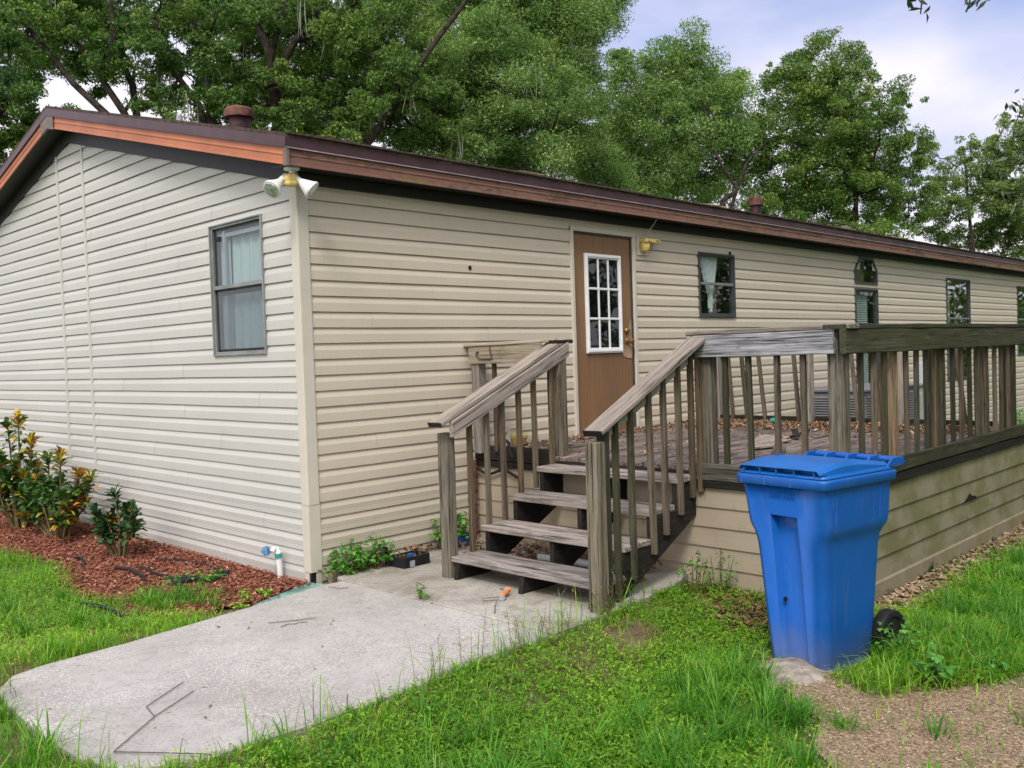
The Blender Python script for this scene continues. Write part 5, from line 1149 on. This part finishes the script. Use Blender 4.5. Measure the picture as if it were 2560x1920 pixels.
# ---------------------------------------------------------------- croton shrubs and weeds
def strip_leaves(name, cen, dirs, L, W, lc, m, par, droop=.25, tip=.1):
    """long leaves of two quads, drooping at the tip"""
    n = len(cen); d = rows(dirs); side = rows(np.cross(d, np.array([0, 0, 1.])+rng.normal(size=(n, 3))*.25)); L = L[:, None]; W = W[:, None]
    upv = rows(np.cross(side, d)); dn = np.array([0, 0, -1.])
    p0 = cen; p1 = cen+d*L*.5+upv*L*.05; p2 = cen+d*L+dn*L*droop
    p1 = cen+d*L*.62+upv*L*.05; A = np.stack([p0-side*W*.10, p0+side*W*.10, p1+side*W*.5, p1-side*W*.5], 1); B = np.stack([p1-side*W*.5, p1+side*W*.5, p2+side*W*tip, p2-side*W*tip], 1)
    V = np.stack([A, B], 1).reshape(-1, 3)
    return npmesh(name, V, 4, np.repeat(lc, 2), m, par)
def croton(label, x, y, stems, mat, seed, Lf, nlf, group='croton shrubs along the gable wall'):
    g = random.Random(seed); t = thing('croton_shrub', label, 'shrub', (x, y, 0), 0, group); mb = MB(); cen = []; dr = []; lc = []
    for (dx, dy, h) in stems:
        b = Vector((x+dx*.25, y+dy*.25, 0)); tp = Vector((x+dx, y+dy, h)); mid = b.lerp(tp, .5)+Vector((g.uniform(-.04, .04), g.uniform(-.04, .04), .03))
        mb.tube([b, mid, tp], [.014, .010, .006], 6, False)
        hue = g.random()
        for k in range(nlf):
            f = g.betavariate(4.5, .8); p = (mid.lerp(tp, (f-.45)/.55) if f > .45 else b.lerp(mid, f/.45)) if f > .3 else mid
            a = g.uniform(0, 6.28); e = g.uniform(-.15, .9) if f < .9 else g.uniform(.3, 1.4)
            cen.append(tuple(p)); dr.append((math.cos(a)*math.cos(e), math.sin(a)*math.cos(e), math.sin(e)))
            lc.append(min(1, max(0, g.gauss(.34, .22)+(.40 if hue > .62 and f > .8 else 0)+(.1 if hue < .2 else 0))))
    n = len(cen); strip_leaves('foliage', np.array(cen), np.array(dr), rng.uniform(.7, 1.25, n)*Lf, rng.uniform(.28, .40, n)*Lf, np.array(lc), M[mat], t, .2, .22)
    mb.build('stems', M['stem'], t)
g_ = random.Random(5)
def stems(n, rx_, ry_, h0, h1): return [(g_.uniform(-rx_, rx_), g_.uniform(-ry_, ry_), g_.uniform(h0, h1)) for _ in range(n)]
croton('tallest croton with yellow tips at the left edge of the photo', -.52, 4.45, stems(20, .18, .30, .30, .80)+[(.0, -.05, 1.16), (-.05, .12, 1.08), (.06, -.2, .92)], 'croton', 1, .125, 46)
croton('wide croton with orange and yellow leaves between the tall and the small croton', -.47, 3.55, stems(30, .18, .52, .18, .64)+[(.02, -.05, .82), (.0, .2, .76), (.05, -.40, .66)], 'croton', 2, .12, 38)
croton('small dark green croton alone in the red mulch', -.49, 2.14, stems(12, .17, .26, .10, .42)+[(0, .04, .55), (.03, -.22, .44)], 'crotong', 3, .115, 30)
def weedpatch(label, pts, h, n, lf, seed, mat='weed', name='weed_clump'):
    g = random.Random(seed); cx = sum(p[0] for p in pts)/len(pts); cy = sum(p[1] for p in pts)/len(pts)
    t = thing(name, label, 'weeds', (cx, cy, pts[0][2])); mb = MB(); cen = []; dr = []
    for (x, y, z, r) in pts:
        for k in range(max(3, int(n/len(pts)/9))):
            a = g.uniform(0, 6.28); d = r*g.random()**.5; b = Vector((x+d*.5*math.cos(a), y+d*.5*math.sin(a), z)); tp = Vector((x+d*math.cos(a), y+d*math.sin(a), z+h*g.uniform(.35, 1)))
            mb.tube([b, b.lerp(tp, .6)+Vector((0, 0, h*.08)), tp], [.003, .0025, .0015], 4, False)
            for q in range(9):
                p = b.lerp(tp, g.uniform(.35, 1.05)); cen.append((p.x+g.gauss(0, lf*.5), p.y+g.gauss(0, lf*.5), p.z+g.gauss(0, lf*.3))); aa = g.uniform(0, 6.28); e = g.uniform(-.5, .6); dr.append((math.cos(aa)*math.cos(e), math.sin(aa)*math.cos(e), math.sin(e)))
    n = len(cen); strip_leaves('foliage', np.array(cen), np.array(dr), rng.uniform(.7, 1.3, n)*lf, rng.uniform(.5, .75, n)*lf, rng.random(n), M[mat], t, .2); mb.build('stems', M['stem'], t)
weedpatch('bright green leafy weeds along the wall between corner and black tray', [(.13, -.10, .05, .10), (.24, -.15, .06, .13), (.36, -.12, .08, .12), (.40, -.22, .1, .10), (.18, -.22, .03, .08), (.48, -.20, .1, .08)], .24, 640, .045, 3)
weedpatch('green leafy weed growing behind the left stair newel post', [(1.17, -.16, .1, .13), (1.30, -.12, .1, .12)], .30, 330, .05, 4)
weedpatch('small green weed growing in the joint of the concrete', [(.055, -1.13, .1, .03)], .07, 30, .035, 5)
weedpatch('low green weeds around the hose connector in the mulch', [(-.50, .70, .04, .10), (-.62, .78, .04, .08), (-.42, .62, .04, .06)], .08, 150, .04, 6)
weedpatch('feathery green weeds by the deck skirt right of the stairs', [(1.30, -2.33, .02, .12), (1.52, -2.40, .02, .12)], .30, 200, .032, 7)
weedpatch('upright seedling on the wood chips at the lower right', [(.72, -4.02, .02, .05)], .20, 60, .055, 8)
weedpatch('small green weed on the chips at the right edge of the photo', [(1.05, -4.18, .02, .06)], .09, 60, .04, 9)
weedpatch('broad leafy weeds against the bin wheel', [(.98, -3.74, .0, .10), (1.10, -3.80, .0, .10)], .22, 110, .04, 10)
weedpatch('bright green bush beyond the right end of the deck', [(8.75, -2.32, 0, .3), (9.2, -2.2, 0, .4), (9.0, -2.6, 0, .35)], .85, 900, .07, 12, 'weed', 'green_bush')
weedpatch('yellow green sprouts beside the splash trough', [(-.66, -.20, .02, .06), (-.52, .03, .03, .06), (-.40, -.02, .03, .04)], .07, 130, .035, 13, 'cover')

# ---------------------------------------------------------------- grass, ground cover, chips
MULCH = [(-.02, -.02), (-.02, 6.5), (-1.1, 6.5), (-1.02, 3.4), (-.92, 2.4), (-1.12, 1.5), (-1.16, 1.0), (-1.02, .75), (-1.2, .45), (-1.12, .1), (-.95, -.12), (-.72, -.02), (-.6, -.12)]
CHIPS = [(.62, -3.25), (.40, -3.30), (.26, -3.54), (.05, -3.80), (-.22, -3.90), (-.36, -4.05), (-.9, -4.9), (1.6, -5.2), (1.5, -4.35), (.95, -4.22), (.66, -4.02), (.44, -3.86), (.56, -3.62), (.72, -3.56)]
SKIRTC = [(1.62, -3.18), (1.75, -3.42), (2.08, -3.50), (2.75, -3.42), (3.4, -3.40), (4.4, -3.46), (6, -3.5), (6, -3.15)]
LITTER = [(1.62, -1.9), (1.35, -2.28), (1.10, -2.5), (.95, -2.85), (1.0, -3.2), (1.62, -3.2)]
BARE = [(.70, -2.45), (.22, -2.42), (.15, -2.62), (.40, -2.75)]
def cullmask(p):
    q = p-np.array(CAM)[:2]; f = np.array([fw.x, fw.y])/math.hypot(fw.x, fw.y); r = np.array([f[1], -f[0]])
    dd = q@f; ss = q@r
    return (dd > 1.0) & (np.abs(ss) < dd*.75+.8)
def jit(p, s=.05): return p+rng.normal(size=p.shape)*s
def scatter(poly_bb, dens):
    x0, x1, y0, y1 = poly_bb; n = int((x1-x0)*(y1-y0)*dens); return np.column_stack([rng.uniform(x0, x1, n), rng.uniform(y0, y1, n)])
def noise2(p, s, seed):
    g = np.random.default_rng(seed); v = np.zeros(len(p))
    for k in range(5):
        a = g.uniform(0, 6.28); f = s*g.uniform(.6, 1.8); v += np.sin((p[:, 0]*math.cos(a)+p[:, 1]*math.sin(a))*f+g.uniform(0, 6.28))
    return v/5**.5
def solid(p, pad=.0):
    return inpoly(p, PATH) | inpoly(p, PAD) | ((p[:, 0] > DX0-.03) & (p[:, 0] < DX1) & (p[:, 1] > DY-.05)) | ((p[:, 0] > -.02) & (p[:, 1] > -.02))
def lawn_z(p):
    x, y = p[:, 0], p[:, 1]
    a = np.clip((y+2.95)/.65, 0, 1)*np.clip((1.75-x)/.6, 0, 1)*(y < -1.9)
    b = np.clip((.35-y)/.75, 0, 1)*(y > -1.9)*np.clip((-.72-x)/.25, 0, 1)
    c = np.clip((x+3.1)/.8, 0, 1)*(x < -2.0)*(y > -2.4)*(y < -.4)
    t = np.maximum(np.maximum(a, b), c*.6); t = t*t*(3-2*t)
    return .068*t+.006*noise2(p, 3.1, 51)-.004
mbl = MB(); nx, ny = 132, 84; gx = np.linspace(-6.2, 7, nx); gy = np.linspace(-6.2, 2.2, ny); XX, YY = np.meshgrid(gx, gy); pp = np.column_stack([XX.ravel(), YY.ravel()]); zz = lawn_z(pp)
okv = ~solid(pp) | True
mbl.add([(p[0], p[1], q) for p, q in zip(pp, zz)], [(j_*nx+i_, j_*nx+i_+1, (j_+1)*nx+i_+1, (j_+1)*nx+i_) for j_ in range(ny-1) for i_ in range(nx-1) if not (gx[i_] > -1.05 and gy[j_] > -.1) and not (gx[i_] > DX0-.02 and gy[j_] > DY-.0)])
mbl.build('lawn_soil', M['soil'], smooth=True, kind='structure')
def blades(name, p, h, wd, lean, mat, lcm, kind='stuff', a=None):
    n = len(p); a = rng.uniform(0, 6.28, n) if a is None else a; d = np.column_stack([np.cos(a), np.sin(a), np.zeros(n)]); s = np.column_stack([-np.sin(a), np.cos(a), np.zeros(n)])
    h = h[:, None]; wd = wd[:, None]; ln = lean[:, None]; z = np.array([0, 0, 1.])
    b = np.column_stack([p, lawn_z(p)-.006])
    k = [(0., 0.), (.4, .12), (.78, .45), (1., 1.)]
    q = [b+z*h*np.sqrt(np.maximum(t*t-(ln*e)**2*.6, (t*.35)**2))+d*h*ln*e for t, e in k]; w_ = [1., .9, .6, .08]
    F = [np.stack([q[i]-s*wd*w_[i]/2, q[i]+s*wd*w_[i]/2, q[i+1]+s*wd*w_[i+1]/2, q[i+1]-s*wd*w_[i+1]/2], 1) for i in range(3)]
    V = np.stack(F, 1).reshape(-1, 3); return npmesh(name, V, 4, np.repeat(lcm, 3), M[mat], kind=kind)
# long grass
P1 = np.concatenate([scatter((-3.6, 8, -6.2, -2.2), 7600), scatter((-7, -.9, -.65, 6.5), 6000), scatter((-3.6, -2.2, -2.4, -.5), 5000)])
P1 = P1[cullmask(P1)]; d1 = np.hypot(P1[:, 0]-CAM.x, P1[:, 1]-CAM.y)
P1 = P1[rng.random(len(P1)) < np.clip(6.0/d1, .25, 1)]
j = jit(P1, .045)
chip = inpoly(j, CHIPS); bare = inpoly(jit(P1, .06), BARE); skc = inpoly(jit(P1, .06), SKIRTC); lit = inpoly(jit(P1, .10), LITTER); mul = inpoly(jit(P1, .07), MULCH)
nz = noise2(P1, 2.6, 3); tuft = noise2(P1, 9, 4)
keep = ~solid(P1) & (rng.random(len(P1)) < np.where(chip, .02, np.where(bare, .05, np.where(skc, .03, np.where(lit, .14, np.where(mul, .012, np.clip(.62+.32*tuft+.2*nz, .12, 1)))))))
hole1 = ((P1[:, 0]+.86)**2/.05+(P1[:, 1]-.45)**2/.09 < 1)
keep |= hole1 & mul & (rng.random(len(P1)) < .8)
binm = (np.hypot(P1[:, 0]-.80, P1[:, 1]+3.42) < .27); keep &= ~binm
G = P1[keep]; n = len(G)
left = G[:, 0] < -.85
tall = np.clip(noise2(G, 3.4, 9), -1, 1)
d2 = np.hypot(G[:, 0]-CAM.x, G[:, 1]-CAM.y)
nearbin = np.exp(-((G[:, 0]-1.25)**2/.5+(G[:, 1]+3.95)**2/.10))
h = rng.uniform(.03, .085, n)*(1+.45*tall)+np.where(rng.random(n) < .07, rng.uniform(.02, .07, n), 0)+nearbin*rng.uniform(.03, .13, n)
h = np.where(inpoly(G, [(-1.2, -2.3), (1.4, -2.3), (1.2, -3.2), (.2, -3.0), (-1.2, -2.6)]), h*.72, h)
lcg = np.clip(rng.normal(.38, .2, n)+.13*noise2(G, 1.6, 12)+np.where(rng.random(n) < .05, .5, 0), 0, 1)
blades('grass', G, h, rng.uniform(.003, .0068, n), rng.uniform(.3, 1.25, n), 'grass', lcg)
# tufts of long arching grass
TC = []
for (x0, x1, y0, y1, k) in ((-1.6, .1, -4.3, -3.15, 70), (-2.3, -1.0, -3.4, -2.45, 26), (.75, 2.2, -4.25, -3.62, 95), (2.0, 5.5, -4.6, -3.6, 110), (-.3, .35, -3.75, -3.3, 20), (-3.0, -2.3, -2.2, -.9, 22), (-4.2, -1.3, -.45, 1.2, 60), (1.0, 2.4, -5.1, -4.5, 10), (.15, .45, -3.45, -3.15, 7)):
    for q in range(k): TC.append((random.uniform(x0, x1), random.uniform(y0, y1), random.uniform(.6, 1.25)))
for q in range(60): TC.append((random.gauss(-.86, .13), random.gauss(.47, .17), random.uniform(.4, .8)))
for q in range(34): TC.append((random.uniform(-.35, 1.5), random.uniform(-4.75, -3.75), random.uniform(.3, .6)))
TC = np.array(TC); ex_ = np.arange(len(TC)) >= len(TC)-34; TC = TC[((~inpoly(TC[:, :2], CHIPS)) | (ex_ & (rng.random(len(TC)) < .35))) & ~solid(TC[:, :2]) & ~inpoly(TC[:, :2], SKIRTC) & (np.hypot(TC[:, 0]-.80, TC[:, 1]+3.42) > .33)]
kk = 26; PB = np.repeat(TC, kk, 0); n = len(PB); aa = rng.uniform(0, 6.28, n); rr_ = rng.uniform(0, .05, n)
PB2 = PB[:, :2]+np.column_stack([np.cos(aa), np.sin(aa)])*rr_[:, None]
blades('long_grass', PB2, rng.uniform(.09, .21, n)*PB[:, 2], rng.uniform(.0045, .0085, n), rng.uniform(.35, 1.3, n), 'grassd', np.clip(rng.normal(.42, .2, n)+.12*np.repeat(rng.normal(size=len(TC)), kk), 0, 1), a=aa+rng.normal(0, .5, n))
# broad low weeds through the lawn
P2 = np.concatenate([scatter((-3.0, 4, -5, -2.22), 3400), scatter((-4, -.9, -.6, 3.5), 1500)]); P2 = P2[cullmask(P2)]
z2 = noise2(P2, 1.5, 31)+.9*np.exp(-((P2[:, 0]-.4)**2/1.2+(P2[:, 1]+2.75)**2/.25))
j2 = jit(P2, .05); k2 = ~solid(P2) & ~inpoly(j2, CHIPS) & ~inpoly(j2, MULCH) & ~inpoly(jit(P2, .05), BARE) & (~inpoly(j2, SKIRTC)) & (rng.random(len(P2)) < np.clip(.35+.45*z2, .04, 1)) & ~(inpoly(j2, LITTER) & (rng.random(len(P2)) < .75)) & (np.hypot(P2[:, 0]-.80, P2[:, 1]+3.42) > .27)
W2 = P2[k2]; m_ = 5; n = len(W2)
base_ = np.repeat(np.column_stack([W2, lawn_z(W2)]), m_, 0); nn = n*m_
cen = base_+np.column_stack([rng.normal(0, .014, nn), rng.normal(0, .014, nn), rng.uniform(.012, .062, nn)])
a = rng.uniform(0, 6.28, nn); e = rng.uniform(-.2, .8, nn); dr = np.column_stack([np.cos(a)*np.cos(e), np.sin(a)*np.cos(e), np.sin(e)])
o = strip_leaves('ground_cover', cen, dr, rng.uniform(.014, .032, nn), rng.uniform(.006, .012, nn), np.clip(rng.normal(.42, .22, nn)+.15*np.repeat(noise2(W2, 2.2, 5), m_), 0, 1), M['cover'], None, .15); o['kind'] = 'stuff'
# thin seed stalks leaning over the edge of the path
S_ = []
for (x, y, k) in ((-1.4, -2.30, 26), (-.95, -2.30, 18), (-.45, -2.27, 26), (-.1, -2.27, 40), (.15, -2.27, 26), (.5, -2.27, 14), (.85, -2.25, 16), (-2.3, -1.6, 16), (-2.25, -2.0, 26), (-2.2, -.75, 16), (-2.33, -1.1, 14), (-1.75, -2.33, 24)):
    for q in range(k): S_.append((x+random.gauss(0, .14), y+random.gauss(-.01, .04)))
S_ = np.array(S_); S_ = S_[~inpoly(S_, [(p[0]*.995, p[1]*.99) for p in PATH])]; n = len(S_)
blades('tall_grass', S_, rng.uniform(.13, .30, n), rng.uniform(.0025, .006, n), rng.uniform(.2, 1.1, n), 'grass', np.clip(rng.normal(.35, .25, n), 0, 1))
mb = MB(); cen = []; dr = []
for (x, y, k) in ((-.08, -2.29, 7), (-.28, -2.29, 6), (-.55, -2.28, 5), (.55, -2.29, 5), (-.85, -2.31, 4), (-2.32, -.9, 4)):
    for q in range(k):
        b = Vector((x+random.gauss(0, .08), y+random.gauss(-.02, .02), 0)); hh = random.uniform(.12, .36); tp = b+Vector((random.gauss(0, .06), random.gauss(.02, .06), hh))
        mb.tube([b, b.lerp(tp, .5)+Vector((random.gauss(0, .01), random.gauss(0, .01), 0)), tp], [.0016, .0013, .0008], 4, False)
        for s in range(int(hh*65)):
            p = b.lerp(tp, random.uniform(.3, 1)); side = Vector((random.gauss(0, .028), random.gauss(0, .028), random.gauss(.01, .012))); mb.tube([p, p+side], .0007, 3, False); cen.append(tuple(p+side)); dr.append((random.gauss(0, 1), random.gauss(0, 1), random.gauss(0, .5)))
t = thing('seedling_stalks', 'thin pale seedling stalks standing along the lawn edge of the path', 'weeds', (-.3, -2.3, 0)); mb.build('stems', M['stem'], t)
nn = len(cen); strip_leaves('foliage', np.array(cen), np.array(dr), rng.uniform(.008, .016, nn), rng.uniform(.004, .007, nn), rng.uniform(.5, 1, nn), M['cover'], t)
# flakes: mulch, chips, dead leaves
def flake(name, p, z0, z1, L0, L1, asp, mat, tilt=.35, kind='stuff', lcb=0.):
    n = len(p); c = np.column_stack([p, rng.uniform(z0, z1, n)]); a = rng.uniform(0, 6.28, n); L = rng.uniform(L0, L1, n)[:, None]; W = L*rng.uniform(asp*.6, asp*1.4, n)[:, None]
    d = rows(np.column_stack([np.cos(a), np.sin(a), rng.normal(0, tilt, n)])); s = rows(np.column_stack([-np.sin(a), np.cos(a), rng.normal(0, tilt, n)]))
    u = np.cross(d, s)*W*.25
    V = np.stack([c-d*L/2-s*W/2, c+d*L/2-s*W*.35, c+d*L*.45+s*W/2+u, c-d*L*.4+s*W/2+u], 1).reshape(-1, 3)
    return npmesh(name, V, 4, np.clip(rng.normal(.48+lcb, .22, n), 0, 1), M[mat], kind=kind)
pm = scatter((-1.3, -.01, -.2, 6.5), 11000); pm = pm[inpoly(jit(pm, .04), MULCH) & (pm[:, 0] < -.03)]
mound = lambda p: .012+.03*np.clip((p[:, 0]+1.1)/.9, 0, 1)
zm_ = mound(pm); o = flake('red_mulch', pm, 0, .020, .012, .036, .30, 'mulch'); me = o.data
co = np.zeros(len(me.vertices)*3, np.float32); me.vertices.foreach_get('co', co); co = co.reshape(-1, 3); co[:, 2] += np.repeat(zm_, 4); me.vertices.foreach_set('co', co.ravel())
mb = MB(); grid = []
for i in range(14):
    for k in range(60):
        x0, x1 = -1.10+1.1*i/14, -1.10+1.1*(i+1)/14; y0, y1 = -.02+6.5*k/60, -.02+6.5*(k+1)/60
        c_ = np.array([[(x0+x1)/2, (y0+y1)/2]])
        if inpoly(c_, MULCH)[0]:
            f = lambda x: .010+.03*min(1, max(0, (x+1.1)/.9))
            mb.quad((x0, y0, f(x0)), (x1, y0, f(x1)), (x1, y1, f(x1)), (x0, y1, f(x0)))
mb.build('mulch_bed', plain('dark mulch base', (.13, .04, .026, 1), .95, .1, var=.4, sc=25, bump=.6), kind='structure')
pc = scatter((-1.2, 2.2, -5.3, -3.2), 30000); pc = pc[cullmask(pc)]; pc = pc[inpoly(jit(pc, .05), CHIPS) & (np.hypot(pc[:, 0]-.80, pc[:, 1]+3.42) > .24)]
flake('wood_chips', pc, .010, .019, .004, .014, .32, 'chips', .22)
mb = MB(); mb.add([(x, y, .012) for x, y in CHIPS], [tuple(range(len(CHIPS)))]); mb.build('chip_path', plain('worn chip soil', (.33, .25, .17, 1), .95, .1, var=.3, sc=40, bump=.5), kind='structure')
sp = MB(); q_ = 16
for i in range(q_): 
    a0, a1 = 6.283*i/q_, 6.283*(i+1)/q_
    ra = lambda a: (.30+.05*math.sin(3*a+1), .17+.03*math.sin(2*a))
    pt_ = lambda a, k: (.52+ra(a)[0]*k*math.cos(a)*.8-ra(a)[1]*k*math.sin(a)*.35, -3.44+ra(a)[1]*k*math.sin(a)+ra(a)[0]*k*math.cos(a)*.25)
    for k0, k1, z0, z1 in ((0, .5, .034, .032), (.5, 1, .032, .004)):
        sp.quad((*pt_(a0, k0), z0), (*pt_(a0, k1), z1), (*pt_(a1, k1), z1), (*pt_(a1, k0), z0))
sp.build('sand_patch', plain('grey sand', (.36, .31, .26, 1), .95, .1, var=.3, sc=14, bump=.6), smooth=True, kind='structure')
ps = np.concatenate([scatter((1.5, 6.2, -3.6, -3.1), 3800)]); ps = ps[inpoly(jit(ps, .05), SKIRTC)]
flake('skirt_chips', ps, .006, .026, .02, .055, .4, 'chips', .35, lcb=-.05)
pl_ = np.concatenate([scatter((.9, 1.64, -3.25, -1.9), 3600)]); pl_ = pl_[inpoly(jit(pl_, .06), LITTER) & ~solid(pl_)]
pu = scatter((1.1, 1.60, -1.9, -.15), 900); pw = scatter((.5, 1.6, -.12, -.03), 1500)
lift = np.concatenate([np.zeros(len(pl_)), np.full(len(pu), .1), np.full(len(pw), .1)])
o = flake('leaf_litter', np.concatenate([pl_, pu, pw]), .012, .055, .022, .055, .4, 'litter', .4); me = o.data
co = np.zeros(len(me.vertices)*3, np.float32); me.vertices.foreach_get('co', co); co = co.reshape(-1, 3); co[:, 2] += np.repeat(lift, 4); me.vertices.foreach_set('co', co.ravel())
pd = scatter((1.8, 5.08, -3.1, -.05), 2800); w_ = np.exp(-((pd[:, 0]-4.95)/.55)**2)+.5*np.exp(-((pd[:, 1]+.15)/.25)**2)+.03
pd = pd[rng.random(len(pd)) < np.clip(w_*.9, 0, 1)]
flake('deck_leaves', pd, DZ+.008, DZ+.03, .018, .045, .4, 'litter', .4, lcb=.12)
plw = scatter((-3, 3.5, -5, -2.25), 14); plw = plw[~solid(plw) & cullmask(plw)]
flake('lawn_litter', plw, .03, .07, .012, .035, .35, 'litter', .3, lcb=-.05)
pt = scatter((-2.3, 1.6, -2.25, -.3), 9); pt = pt[inpoly(pt, PATH) | inpoly(pt, PAD)]
flake('path_debris', pt, .102, .106, .01, .035, .3, 'litter', .1)
# grass growing inside the mulch bed edge
print('LEAVES', sum(len(o.data.polygons) for o in bpy.data.objects if o.type == 'MESH'))
for o in list(bpy.data.objects):
    if o.parent is None and o.type == 'MESH' and 'label' not in o and 'kind' not in o: print('UNTAGGED', o.name)
